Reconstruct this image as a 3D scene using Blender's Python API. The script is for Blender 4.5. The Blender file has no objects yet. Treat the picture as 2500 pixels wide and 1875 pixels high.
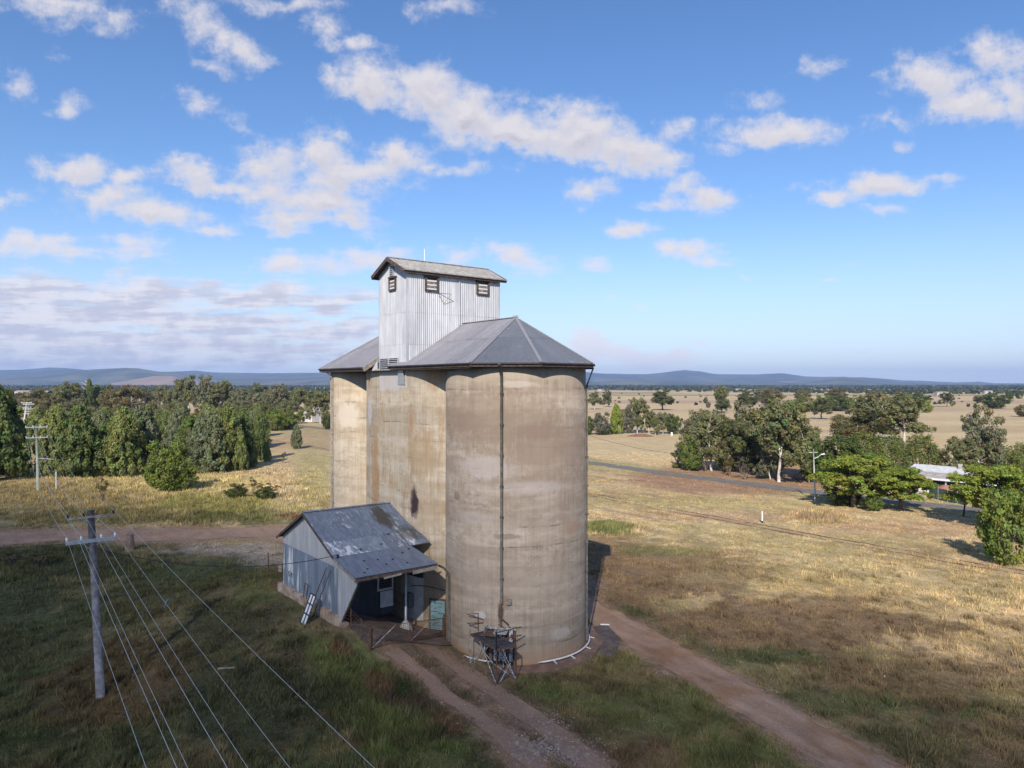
import bpy, math, random
import numpy as np
from mathutils import Vector, Matrix
random.seed(7); RNG = np.random.default_rng(7)
C = bpy.context.scene.collection
rad = math.radians
F = 1766.0; CZ = 17.4; HOR = 938.0          # focal length in photo pixels, eye height, horizon row

# ------------------------------------------------------------------ camera, sun, sky, exposure
cam = bpy.data.cameras.new('camera'); co = bpy.data.objects.new('camera', cam); C.objects.link(co)
co.location = (0, 0, CZ); co.rotation_euler = (rad(90), 0, 0)
cam.sensor_width = 36; cam.lens = 36 * F / 2500; cam.clip_start = .5; cam.clip_end = 60000
sc = bpy.context.scene; sc.camera = co
sc.view_settings.view_transform = 'Standard'; sc.view_settings.look = 'None'
sc.view_settings.gamma = 1; sc.view_settings.use_curve_mapping = False
sc.view_settings.exposure = 0.37
sc.cycles.use_denoising = True
sc.cycles.max_bounces = 6; sc.cycles.diffuse_bounces = 3; sc.cycles.transmission_bounces = 3
sc.cycles.volume_bounces = 0; sc.cycles.transparent_max_bounces = 8

SUN_EL = 34.0; SUN_AZ = 190.0               # compass degrees clockwise from +Y: behind the camera, a touch left
sl = bpy.data.lights.new('sun', 'SUN'); sl.energy = 4.8; sl.angle = rad(.53); sl.color = (1, .93, .82)
so = bpy.data.objects.new('sun', sl); C.objects.link(so)
SD = Vector((math.sin(rad(SUN_AZ)) * math.cos(rad(SUN_EL)), math.cos(rad(SUN_AZ)) * math.cos(rad(SUN_EL)), math.sin(rad(SUN_EL))))
so.rotation_euler = SD.to_track_quat('Z', 'Y').to_euler(); so.location = (0, -50, 80)


class NT:
    """small wrapper for building node trees"""
    def __init__(s, tree): s.t = tree; s.t.nodes.clear()
    def n(s, typ, _props=None, **kw):
        nd = s.t.nodes.new(typ)
        for k, v in (_props or {}).items(): setattr(nd, k, v)
        for k, v in kw.items():
            key = int(k[1:]) if k[0] == 'i' and k[1:].isdigit() else k.replace('_', ' ')
            s.set(nd.inputs[key], v)
        return nd
    def set(s, inp, v):
        if isinstance(v, bpy.types.NodeSocket): s.t.links.new(v, inp)
        elif isinstance(v, bpy.types.Node): s.t.links.new(v.outputs[0], inp)
        else:
            if isinstance(v, tuple) and len(v) == 3 and inp.type == 'RGBA': v = v + (1,)
            inp.default_value = v
    def m(s, op, a, b=0.0, c=0.0, clamp=False):
        nd = s.t.nodes.new('ShaderNodeMath'); nd.operation = op; nd.use_clamp = clamp
        s.set(nd.inputs[0], a); s.set(nd.inputs[1], b); s.set(nd.inputs[2], c); return nd.outputs[0]
    def vm(s, op, a, b=(0, 0, 0)):
        nd = s.t.nodes.new('ShaderNodeVectorMath'); nd.operation = op
        s.set(nd.inputs[0], a)
        if op == 'SCALE': s.set(nd.inputs[3], b); return nd.outputs[0]
        s.set(nd.inputs[1], b); return nd.outputs[1 if op in ('LENGTH', 'DISTANCE', 'DOT_PRODUCT') else 0]
    def mix(s, f, a, b, blend='MIX'):
        nd = s.t.nodes.new('ShaderNodeMix'); nd.data_type = 'RGBA'; nd.blend_type = blend
        s.set(nd.inputs[0], f); s.set(nd.inputs[6], a); s.set(nd.inputs[7], b); return nd.outputs[2]
    def noise(s, vec, scale=1., detail=4., rough=.55, dist=0.):
        nd = s.t.nodes.new('ShaderNodeTexNoise')
        if vec is not None: s.set(nd.inputs['Vector'], vec)
        nd.inputs['Scale'].default_value = scale; nd.inputs['Detail'].default_value = detail
        nd.inputs['Roughness'].default_value = rough; nd.inputs['Distortion'].default_value = dist
        return nd.outputs[0]
    def ramp(s, f, lo, hi, a=0., b=1.):
        nd = s.t.nodes.new('ShaderNodeMapRange'); nd.interpolation_type = 'SMOOTHSTEP'
        s.set(nd.inputs[0], f); s.set(nd.inputs[1], lo); s.set(nd.inputs[2], hi); s.set(nd.inputs[3], a); s.set(nd.inputs[4], b)
        return nd.outputs[0]


def sky_world():
    w = bpy.data.worlds.new('World'); sc.world = w; w.use_nodes = True
    T = NT(w.node_tree)
    tc = T.n('ShaderNodeTexCoord').outputs['Generated']
    sky = T.t.nodes.new('ShaderNodeTexSky'); sky.sky_type = 'NISHITA'; sky.sun_disc = False
    sky.sun_elevation = rad(SUN_EL); sky.sun_rotation = rad(SUN_AZ)
    sky.altitude = 300; sky.air_density = 1.0; sky.dust_density = .25; sky.ozone_density = 2.2
    tint = T.mix(1., sky.outputs[0], (.98, .967, 1.05), 'MULTIPLY')
    hs = T.n('ShaderNodeHueSaturation', Hue=.5, Saturation=1.16, Value=SKYV, Color=tint)
    sep = T.n('ShaderNodeSeparateXYZ', Vector=tc)
    x, y, z = sep.outputs
    yp = T.m('MAXIMUM', T.m('ABSOLUTE', y), .15)
    gx = T.m('MULTIPLY', T.m('DIVIDE', x, yp), 17.66); gz = T.m('MULTIPLY', T.m('DIVIDE', z, yp), 17.66)
    # cloud placement field in azimuth / elevation, ragged by noise laid out on a flat cloud deck
    zz = T.m('ADD', T.m('MAXIMUM', z, 0.), .07)
    Q = T.n('ShaderNodeCombineXYZ', X=T.m('DIVIDE', x, zz), Y=T.m('DIVIDE', y, zz), Z=0.0).outputs[0]
    P0 = T.n('ShaderNodeCombineXYZ', X=gx, Y=gz, Z=0.0).outputs[0]
    blobs = [  # centre x, y, half width, half height (1/2212 of the frame), tilt, strength
        (120,12,140,38,-8,.95),(245,42,60,34,0,.85),(430,48,80,38,-30,.95),(520,105,80,34,-15,1.),(620,8,130,20,0,.8),(700,60,60,28,-30,.85),(760,105,70,18,0,.8),(470,150,60,20,-20,.5),(110,115,60,16,0,.4),
        (955,15,85,28,0,.75),(35,172,55,44,0,.75),(150,228,36,24,0,.65),(430,232,90,28,-15,.7),(515,280,60,16,-20,.5),
        (800,185,105,50,-15,1.25),(920,195,100,50,-15,1.3),(1010,255,110,65,-20,1.35),(1120,290,130,50,-8,1.35),(1250,285,130,60,-5,1.35),(1350,320,110,48,-5,1.3),(1430,340,80,28,0,1.),
        (965,150,40,22,-20,.5),(1130,215,35,16,0,.5),(1310,225,50,14,0,.5),
        (165,365,85,32,0,1.05),(270,375,80,22,0,.85),(420,370,100,30,0,.95),(480,400,90,26,0,.9),(590,345,90,42,0,1.),(680,330,60,45,0,1.15),(760,375,130,48,0,1.25),(860,340,80,40,0,.95),(735,295,50,16,-20,.6),
        (580,400,130,38,0,1.05),(690,440,130,42,-15,1.15),(640,465,110,30,0,1.05),(740,485,70,22,-15,1.),(620,500,60,13,0,.7),(1010,362,110,18,0,.6),(930,350,60,20,0,.6),
        (230,425,110,34,0,1.),(330,455,130,34,-8,1.05),(450,492,75,18,0,.9),(10,430,55,28,0,.8),
        (70,532,130,30,0,1.15),(280,530,90,34,0,.8),(300,560,60,18,0,.6),(270,585,60,16,0,.7),
        (640,568,125,24,0,1.),(800,552,90,26,0,1.05),(1010,548,75,24,0,.8),(1110,560,95,34,-10,.95),(1165,590,35,16,0,.6),
        (1270,408,66,34,0,.85),(1465,284,56,24,0,.8),(1690,285,135,34,0,1.15),(1640,225,60,24,0,.8),(1560,318,50,20,0,.75),
        (1470,400,60,28,0,.8),(1520,435,115,24,0,1.),(1420,440,70,14,0,.7),(1355,498,64,17,0,.9),(1485,548,80,26,0,1.05),(1530,575,60,12,0,.7),(1605,585,24,8,0,.5),
        (1800,425,90,18,0,.95),(1890,408,110,26,0,1.1),(1955,418,50,16,0,.9),(2040,388,56,17,0,.75),(1915,460,54,14,0,.85),
        (2010,170,120,40,-8,1.1),(2100,215,110,38,0,1.15),(2150,115,90,50,0,.95),(2200,200,60,60,0,1.),(1770,142,68,24,10,.6),(1930,258,60,20,0,.65),(1958,318,30,16,0,.6),(2010,318,24,10,0,.4),
        (1285,565,34,20,0,.7),(1370,768,135,20,0,1.7),(1275,745,40,28,0,1.5),(1450,765,70,13,0,1.4),
        (1845,560,24,7,0,.5),(1795,602,24,6,0,.45),(1350,632,40,8,0,.5),(1520,640,30,6,0,.5),(1390,670,34,7,0,.4),(1185,630,20,6,0,.4),(1815,764,14,5,0,.8),(1865,760,16,6,0,.8),(1515,748,20,4,0,.6),(1260,650,20,6,0,.4),
        (60,640,240,44,0,1.3),(300,650,240,44,0,1.3),(560,640,250,34,0,1.25),(730,650,140,26,0,1.15),(120,690,290,42,0,1.35),(420,700,310,40,0,1.35),(690,715,190,30,0,1.3),
        (100,740,290,34,0,1.5),(400,745,310,30,0,1.45),(650,755,210,22,0,1.35),(200,778,400,22,0,1.35),(560,780,300,16,0,1.2),(-350,640,300,120,0,1.)]
    T2t = bpy.data.node_groups.new('cloud_field', 'ShaderNodeTree')
    T2t.interface.new_socket('P', in_out='INPUT', socket_type='NodeSocketVector')
    T2t.interface.new_socket('Q', in_out='INPUT', socket_type='NodeSocketVector')
    T2t.interface.new_socket('D', in_out='OUTPUT', socket_type='NodeSocketFloat')
    G2 = NT(T2t)
    gi = G2.n('NodeGroupInput'); go = G2.n('NodeGroupOutput')
    P, Qi = gi.outputs[0], gi.outputs[1]
    wn = G2.t.nodes.new('ShaderNodeTexNoise'); G2.set(wn.inputs['Vector'], P); wn.inputs['Scale'].default_value = .75; wn.inputs['Detail'].default_value = 4
    wv = G2.vm('SCALE', G2.vm('SUBTRACT', wn.outputs['Color'], (.5, .5, .5)), .9)
    Pw = G2.vm('ADD', P, wv)
    # the clouds' placement field, computed here and held as a small float map of the front sky
    IW, IH = 1024, 384; ux = np.linspace(-18, 18, IW)[None, :]; uy = np.linspace(-1, 12.5, IH)[:, None]; acc = np.full((IH, IW), -.5)
    for (cx, cy, rx, ry, rot, st) in blobs:
        k = 2500 / 2212 / 100; dx, dy = ux - (cx - 1106) * k, uy - (830 - cy) * k; c_, s_ = math.cos(rad(rot)), math.sin(rad(rot))
        d = st - st * np.sqrt(((dx * c_ + dy * s_) / (rx * k * 1.42)) ** 2 + ((-dx * s_ + dy * c_) / (ry * k * 1.5)) ** 2)
        h = np.clip(.12 - np.abs(acc - d), 0, None) / .12; acc = np.maximum(acc, d) + h * h * .03
    im = bpy.data.images.new('cloud_placement', IW, IH, float_buffer=True, is_data=True)
    px = np.ones((IH, IW, 4), np.float32); px[..., :3] = acc[..., None]; im.pixels.foreach_set(px.ravel()); im.update(); im.pack()
    tx = G2.t.nodes.new('ShaderNodeTexImage'); tx.image = im; tx.extension = 'EXTEND'; tx.interpolation = 'Cubic'
    G2.set(tx.inputs['Vector'], G2.vm('MULTIPLY', G2.vm('ADD', Pw, (18, 1, 0)), (1 / 36., 1 / 13.5, 0)))
    acc = tx.outputs[0]
    f1 = G2.noise(Qi, 4.5, 9, .62, .15); f2 = G2.noise(P, 1.5, 9, .66)
    f3 = G2.noise(G2.vm('MULTIPLY', P, (.7, 4.2, 1.)), 1.0, 9, .62); pz_ = G2.n('ShaderNodeSeparateXYZ', Vector=P).outputs[1]
    f = G2.m('ADD', G2.m('MULTIPLY', f1, .4), G2.m('MULTIPLY', f2, .6)); wl_ = G2.m('MULTIPLY', G2.ramp(pz_, 3.2, 2.0), .8)
    f = G2.m('ADD', G2.m('MULTIPLY', f, G2.m('SUBTRACT', 1., wl_)), G2.m('MULTIPLY', f3, wl_))
    d = G2.m('ADD', G2.m('MAXIMUM', acc, -.5), G2.m('MULTIPLY_ADD', f, 3.0, -1.66))
    G2.set(go.inputs[0], d)
    def grp(p, q):
        g = T.t.nodes.new('ShaderNodeGroup'); g.node_tree = T2t; T.set(g.inputs[0], p); T.set(g.inputs[1], q); return g.outputs[0]
    D = grp(P0, Q)
    Dup = grp(T.vm('ADD', P0, (-.04, .26, 0)), T.n('ShaderNodeCombineXYZ', X=T.m('DIVIDE', x, T.m('ADD', zz, .012)), Y=T.m('DIVIDE', y, T.m('ADD', zz, .012)), Z=0.0).outputs[0])
    # the rest of the sky: the same broken cloud at large
    gen = T.m('MULTIPLY_ADD', T.noise(Q, 1.1, 10, .6, .2), 5.0, -2.75)
    front = T.m('MULTIPLY', T.ramp(y, .35, .6), T.ramp(z, .6, .5))
    Df = T.m('ADD', T.m('MULTIPLY', D, front), T.m('MULTIPLY', gen, T.m('SUBTRACT', 1., front)))
    alpha = T.m('MULTIPLY', T.ramp(Df, -.05, .85), T.ramp(z, -.01, .03))
    alpha = T.m('MULTIPLY', alpha, .96)
    lit = T.m('MULTIPLY_ADD', T.m('SUBTRACT', D, Dup), 1.0, .55, clamp=True)
    thick = T.ramp(Df, .35, 1.3)
    shade = T.m('MULTIPLY', thick, T.m('SUBTRACT', 1., lit))
    top = T.mix(T.ramp(z, 0., .25), CLW0, CLW)
    ccol = T.mix(T.m('MULTIPLY', T.m('MULTIPLY', shade, 1.25), T.ramp(z, .04, .16, .12, 1.), clamp=True), top, CLG)
    rown = T.m('ADD', T.m('MULTIPLY', T.noise(T.vm('MULTIPLY', P0, (.55, 4.4, 1.)), 1., 9, .6), .65), T.m('MULTIPLY', T.noise(P0, 1.6, 8, .62), .35))
    rowc = T.mix(T.ramp(rown, .43, .57), (4.4, 4.4, 5.4), (7.1, 6.85, 7.15))
    ccol = T.mix(T.m('MULTIPLY', T.m('MULTIPLY', T.ramp(z, .17, .10), T.ramp(gx, -2., -4.)), .85), ccol, rowc)
    low = T.ramp(z, .24, -.01)
    clear = T.mix(T.m('MULTIPLY', low, .62), hs.outputs[0], (4.9, 6.0, 7.7))
    col = T.mix(alpha, clear, T.mix(T.m('MULTIPLY', low, .12), ccol, (4.9, 6.0, 7.7)))
    bg = T.n('ShaderNodeBackground', Color=col, Strength=.1)
    T.n('ShaderNodeOutputWorld', Surface=bg.outputs[0])
    w.cycles.sampling_method = 'MANUAL'; w.cycles.sample_map_resolution = 512


SKYV = 1.2
CLW = (6.2, 5.95, 6.2); CLW0 = (7.9, 7.7, 8.0); CLG = (3.9, 3.8, 4.6)
sky_world()

# ------------------------------------------------------------------ mesh helpers
ORD = 'first second third fourth fifth sixth seventh eighth ninth tenth eleventh twelfth thirteenth fourteenth fifteenth sixteenth seventeenth eighteenth nineteenth twentieth twenty-first twenty-second twenty-third twenty-fourth'.split()
def mobj(name, v, f, mat, parent=None, smooth=False, cols=None, kind=None):
    me = bpy.data.meshes.new(name); me.from_pydata([tuple(p) for p in v], [], f)
    if mat: me.materials.append(mat)
    if smooth: me.shade_smooth()
    if cols is not None: add_cols(me, cols)
    o = bpy.data.objects.new(name, me); C.objects.link(o)
    if parent: o.parent = parent
    if kind: o['kind'] = kind
    return o
def add_cols(me, cols):
    a = me.color_attributes.new('Col', 'FLOAT_COLOR', 'POINT')
    c = np.ones((len(cols), 4), np.float32); c[:, :3] = cols; a.data.foreach_set('color', c.ravel())
def np_mesh(name, v, f, k, mat, cols=None):
    """fast mesh from numpy verts and faces of k corners"""
    me = bpy.data.meshes.new(name); v = np.asarray(v, np.float32); f = np.asarray(f, np.int32)
    me.vertices.add(len(v)); me.vertices.foreach_set('co', v.ravel())
    me.loops.add(f.size); me.loops.foreach_set('vertex_index', f.ravel())
    me.polygons.add(len(f)); me.polygons.foreach_set('loop_start', np.arange(0, f.size, k, dtype=np.int32))
    me.polygons.foreach_set('loop_total', np.full(len(f), k, np.int32))
    me.update(calc_edges=True); me.validate()
    if cols is not None: add_cols(me, cols)
    if mat: me.materials.append(mat)
    return me
def link(name, me, parent=None, kind=None):
    o = bpy.data.objects.new(name, me); C.objects.link(o)
    if parent: o.parent = parent
    if kind: o['kind'] = kind
    return o
def tag(o, label, cat, group=None):
    o['label'] = label; o['category'] = cat
    if group: o['group'] = group
    return o
def emp(name, label, cat, loc=(0, 0, 0), rz=0., group=None):
    o = bpy.data.objects.new(name, None); C.objects.link(o); o.location = loc; o.rotation_euler = (0, 0, rz)
    o.empty_display_size = .5
    return tag(o, label, cat, group)

class MB:
    def __init__(s, off=(0, 0, 0)): s.v = []; s.f = []; s.off = Vector(off)
    def add(s, v, f):
        b = len(s.v); s.v += [Vector(p) - s.off for p in v]; s.f += [tuple(i + b for i in q) for q in f]; return s
    def box(s, c, d, rz=0., M=None):
        hx, hy, hz = d[0] / 2, d[1] / 2, d[2] / 2
        m = M or (Matrix.Translation(c) @ Matrix.Rotation(rz, 4, 'Z'))
        v = [m @ Vector((x, y, z)) for x in (-hx, hx) for y in (-hy, hy) for z in (-hz, hz)]
        return s.add(v, [(0, 1, 3, 2), (4, 6, 7, 5), (0, 4, 5, 1), (2, 3, 7, 6), (0, 2, 6, 4), (1, 5, 7, 3)])
    def bb(s, a, b):
        return s.box([(a[i] + b[i]) / 2 for i in range(3)], [abs(b[i] - a[i]) for i in range(3)])
    def bar(s, a, b, w, h=None, up=(0, 0, 1)):
        a, b = Vector(a), Vector(b); d = (b - a); L = d.length; d.normalize(); h = h or w
        u = Vector(up)
        if abs(d.dot(u)) > .98: u = Vector((1, 0, 0))
        sx = d.cross(u).normalized(); uu = sx.cross(d)
        v = [p + sx * i * w / 2 + uu * j * h / 2 for p in (a, b) for (i, j) in ((-1, -1), (1, -1), (1, 1), (-1, 1))]
        return s.add(v, [(0, 1, 2, 3), (7, 6, 5, 4), (0, 4, 5, 1), (1, 5, 6, 2), (2, 6, 7, 3), (3, 7, 4, 0)])
    def tube(s, pts, r, n=8, r2=None, cap=True):
        pts = [Vector(p) for p in pts]; m = len(pts); rings = []
        for i, p in enumerate(pts):
            d = (pts[min(i + 1, m - 1)] - pts[max(i - 1, 0)]).normalized()
            u = Vector((0, 0, 1)) if abs(d.z) < .9 else Vector((1, 0, 0))
            a = d.cross(u).normalized(); b = a.cross(d)
            rr = r[i] if isinstance(r, (list, tuple)) else (r if r2 is None else r + (r2 - r) * i / (m - 1))
            rings += [p + a * math.cos(t * 2 * math.pi / n) * rr + b * math.sin(t * 2 * math.pi / n) * rr for t in range(n)]
        f = [(i * n + t, i * n + (t + 1) % n, (i + 1) * n + (t + 1) % n, (i + 1) * n + t) for i in range(m - 1) for t in range(n)]
        if cap: f += [tuple(range(n)), tuple(reversed(range((m - 1) * n, m * n)))]
        return s.add(rings, f)
    def build(s, name, mat, parent=None, smooth=False):
        return mobj(name, s.v, s.f, mat, parent, smooth)

# ------------------------------------------------------------------ materials
def mat(name, col, rough=.8, metal=0., var=.15, vscale=3., bump=0., bscale=20., col2=None, rnd=0.):
    m = bpy.data.materials.new(name); m.use_nodes = True; T = NT(m.node_tree)
    tc = T.n('ShaderNodeTexCoord').outputs['Object']
    n1 = T.noise(tc, vscale, 6, .6)
    c = T.mix(T.ramp(n1, .35, .68), tuple(x * (1 - var) for x in col), col2 or tuple(min(1, x * (1 + var)) for x in col))
    if rnd:
        oi = T.n('ShaderNodeObjectInfo').outputs['Random']
        c = T.mix(1., c, T.n('ShaderNodeCombineColor', Red=T.m('MULTIPLY_ADD', oi, rnd, 1 - rnd / 2), Green=T.m('MULTIPLY_ADD', oi, rnd, 1 - rnd / 2), Blue=T.m('MULTIPLY_ADD', oi, rnd, 1 - rnd / 2)).outputs[0], 'MULTIPLY')
    b = T.n('ShaderNodeBsdfPrincipled', Base_Color=c, Roughness=rough, Metallic=metal)
    if bump:
        bp = T.n('ShaderNodeBump', Strength=bump, Distance=.05, Height=T.noise(tc, bscale, 5, .6)); T.set(b.inputs['Normal'], bp.outputs[0])
    T.n('ShaderNodeOutputMaterial', Surface=b.outputs[0])
    return m
def iron(name, col, stain, rust=0., rough=.5, metal=.35, rnd=.16, streak_ax='z', whit=0., whitcol=(.62, .64, .66), spots=()):
    """weathered corrugated iron: streaks down the ribs, stains, optional rust and flaked white paint"""
    m = bpy.data.materials.new(name); m.use_nodes = True; T = NT(m.node_tree)
    tc = T.n('ShaderNodeTexCoord').outputs['Object']
    s = {'z': (3., 3., .22), 'y': (3., .25, 3.), 'x': (.3, 3., 3.)}[streak_ax]
    st = T.noise(T.vm('MULTIPLY', tc, s), 1.6, 6, .6); bl = T.noise(tc, .7, 6, .62)
    c = T.mix(T.ramp(st, .36, .66), tuple(stain), tuple(col))
    c = T.mix(T.m('MULTIPLY', T.ramp(bl, .45, .75), .4), c, tuple(x * .8 for x in stain))
    if whit:
        wn = T.m('ADD', T.m('MULTIPLY', T.noise(T.vm('MULTIPLY', tc, s), 1.1, 7, .66), .6), T.m('MULTIPLY', T.noise(tc, .35, 3, .5), .4))
        c = T.mix(T.ramp(wn, .56 - whit * .1, .62 - whit * .08), c, whitcol)
    if rust:
        c = T.mix(T.ramp(T.noise(T.vm('MULTIPLY', tc, s), 2.1, 7, .7), .72 - rust, .8 - rust), c, (.16, .075, .04))
    for (ctr, r, scol, sst) in spots:
        dv = T.vm('LENGTH', T.vm('DIVIDE', T.vm('SUBTRACT', tc, ctr), r)); dd = T.m('ADD', dv, T.m('MULTIPLY', T.m('SUBTRACT', T.noise(T.vm('MULTIPLY', tc, s), 1.3, 6, .7), .5), 1.6))
        c = T.mix(T.m('MULTIPLY', T.ramp(dd, 1.1, .5), sst), c, scol)
    oi = T.n('ShaderNodeObjectInfo').outputs['Random']; k = T.m('MULTIPLY_ADD', oi, rnd, 1 - rnd / 2)
    c = T.mix(1., c, T.n('ShaderNodeCombineColor', Red=k, Green=k, Blue=k).outputs[0], 'MULTIPLY')
    b = T.n('ShaderNodeBsdfPrincipled', Base_Color=c, Roughness=rough, Metallic=metal)
    T.n('ShaderNodeOutputMaterial', Surface=b.outputs[0])
    return m
def vcol_mat(name, trans=0., rough=.9, grain=(), bump=0., bs=8., mul=1.):
    """colour from the mesh's own colour attribute, broken up by noise"""
    m = bpy.data.materials.new(name); m.use_nodes = True; T = NT(m.node_tree)
    c = T.n('ShaderNodeVertexColor', {'layer_name': 'Col'}).outputs[0]
    pos = T.n('ShaderNodeNewGeometry').outputs['Position']
    for (s, lo, hi, asp) in grain:
        v = T.vm('MULTIPLY', T.n('ShaderNodeVectorRotate', {'rotation_type': 'Z_AXIS'}, Vector=pos, Angle=rad(-38)).outputs[0], (1, asp, 1))
        nn = T.ramp(T.noise(v, s, 6, .65), .3, .7, lo, hi)
        c = T.mix(1., c, T.n('ShaderNodeCombineColor', Red=nn, Green=nn, Blue=nn).outputs[0], 'MULTIPLY')
    b = T.n('ShaderNodeBsdfPrincipled', Base_Color=c, Roughness=rough)
    b.inputs['Specular IOR Level'].default_value = .2
    if bump:
        bp = T.n('ShaderNodeBump', Strength=bump, Distance=.12, Height=T.noise(pos, bs, 6, .65)); T.set(b.inputs['Normal'], bp.outputs[0])
    sh = b.outputs[0]
    if trans:
        tr = T.n('ShaderNodeBsdfTranslucent', Color=T.mix(1., c, (1.25, 1.2, .7), 'MULTIPLY'))
        sh = T.n('ShaderNodeMixShader', i0=trans, i1=sh, i2=tr.outputs[0]).outputs[0]
    T.n('ShaderNodeOutputMaterial', Surface=sh)
    return m

def concrete(name, c1, c2, c3, orange=0., white=None, spots=()):
    m = bpy.data.materials.new(name); m.use_nodes = True; T = NT(m.node_tree)
    tc = T.n('ShaderNodeTexCoord').outputs['Object']
    z = T.n('ShaderNodeSeparateXYZ', Vector=tc).outputs[2]
    wob = T.m('MULTIPLY', T.m('SUBTRACT', T.noise(tc, .35, 3, .5), .5), .5)
    zw = T.m('ADD', z, wob)
    band = T.noise(T.vm('MULTIPLY', tc, (.12, .12, 1.1)), .9, 5, .6)
    patch = T.noise(T.vm('MULTIPLY', tc, (.45, .45, .8)), 1.7, 11, .78)
    streak = T.noise(T.vm('MULTIPLY', tc, (9., 9., .22)), 1., 4, .65)
    streak2 = T.noise(T.vm('MULTIPLY', tc, (2.6, 2.6, .18)), 1., 6, .65)
    c = T.mix(T.ramp(band, .40, .60), c1, c2)
    c = T.mix(T.m('MULTIPLY', T.ramp(patch, .45, .60), .62), c, c3)
    # pour lifts: each lift of formwork its own tone, a fine dark joint between
    lift = T.m('DIVIDE', zw, 1.22); idx = T.m('FLOOR', lift)
    ln = T.n('ShaderNodeTexWhiteNoise', {'noise_dimensions': '1D'}, W=idx).outputs[0]
    lift2 = T.m('MULTIPLY_ADD', ln, .20, .90)
    fr = T.m('ABSOLUTE', T.m('SUBTRACT', T.m('FRACT', lift), .5))
    jn = T.m('MULTIPLY', T.ramp(fr, .462, .482), T.ramp(T.noise(T.vm('MULTIPLY', tc, (.6, .6, .5)), 1., 4, .6), .5, .66))
    sk = T.m('MULTIPLY', T.ramp(streak, .3, .7, .90, 1.08), T.ramp(streak2, .3, .72, .92, 1.06))
    k = T.m('MULTIPLY', T.m('MULTIPLY', sk, lift2), T.m('MULTIPLY_ADD', jn, -.5, 1.))
    c = T.mix(1., c, T.n('ShaderNodeCombineColor', Red=k, Green=k, Blue=k).outputs[0], 'MULTIPLY')
    cn_ = T.noise(T.vm('MULTIPLY', tc, (.5, .5, .8)), 1.3, 7, .62); crk = T.m('MULTIPLY', T.ramp(T.m('ABSOLUTE', T.m('SUBTRACT', cn_, .5)), .010, .003), T.ramp(T.noise(tc, .3, 3, .5), .5, .62))
    c = T.mix(T.m('MULTIPLY', crk, .45), c, (.10, .07, .05))
    dr_ = T.m('MULTIPLY', T.ramp(T.noise(T.vm('MULTIPLY', tc, (3.2, 3.2, .07)), 1., 5, .7), .56, .70), T.ramp(z, 9., 18.)); c = T.mix(T.m('MULTIPLY', dr_, .45), c, tuple(q * .6 for q in c3))
    # the board marks and pale runs under the eave
    run = T.m('MULTIPLY', T.ramp(T.m('ADD', z, T.m('MULTIPLY', streak2, 2.2)), 18.2, 18.7), .35)
    c = T.mix(run, c, (.40, .34, .26))
    # soil splash on the lowest metre
    spl = T.m('MULTIPLY', T.ramp(T.m('ADD', z, T.m('MULTIPLY', T.noise(tc, 1.4, 5, .6), 1.1)), 1.9, .55), .7)
    c = T.mix(spl, c, (.33, .19, .10))
    if orange:
        on = T.m('MULTIPLY', T.ramp(T.noise(T.vm('MULTIPLY', tc, (1.2, 1.2, .3)), 1., 7, .68), .5, .66), orange)
        c = T.mix(on, c, (.34, .185, .075))
    for (ctr, r, col, st) in spots:
        dv = T.vm('LENGTH', T.vm('DIVIDE', T.vm('SUBTRACT', tc, ctr), r))
        dd = T.m('ADD', dv, T.m('MULTIPLY', T.m('SUBTRACT', T.noise(T.vm('MULTIPLY', tc, (1, 1, .5)), 2.2, 6, .7), .5), 1.5))
        c = T.mix(T.m('MULTIPLY', T.ramp(dd, 1.05, .55), st), c, col)
    b = T.n('ShaderNodeBsdfPrincipled', Base_Color=c, Roughness=.92)
    b.inputs['Specular IOR Level'].default_value = .15
    bp = T.n('ShaderNodeBump', Strength=.35, Distance=.03, Height=T.m('ADD', patch, T.m('MULTIPLY', streak, .5))); T.set(b.inputs['Normal'], bp.outputs[0])
    T.n('ShaderNodeOutputMaterial', Surface=b.outputs[0])
    return m

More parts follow.
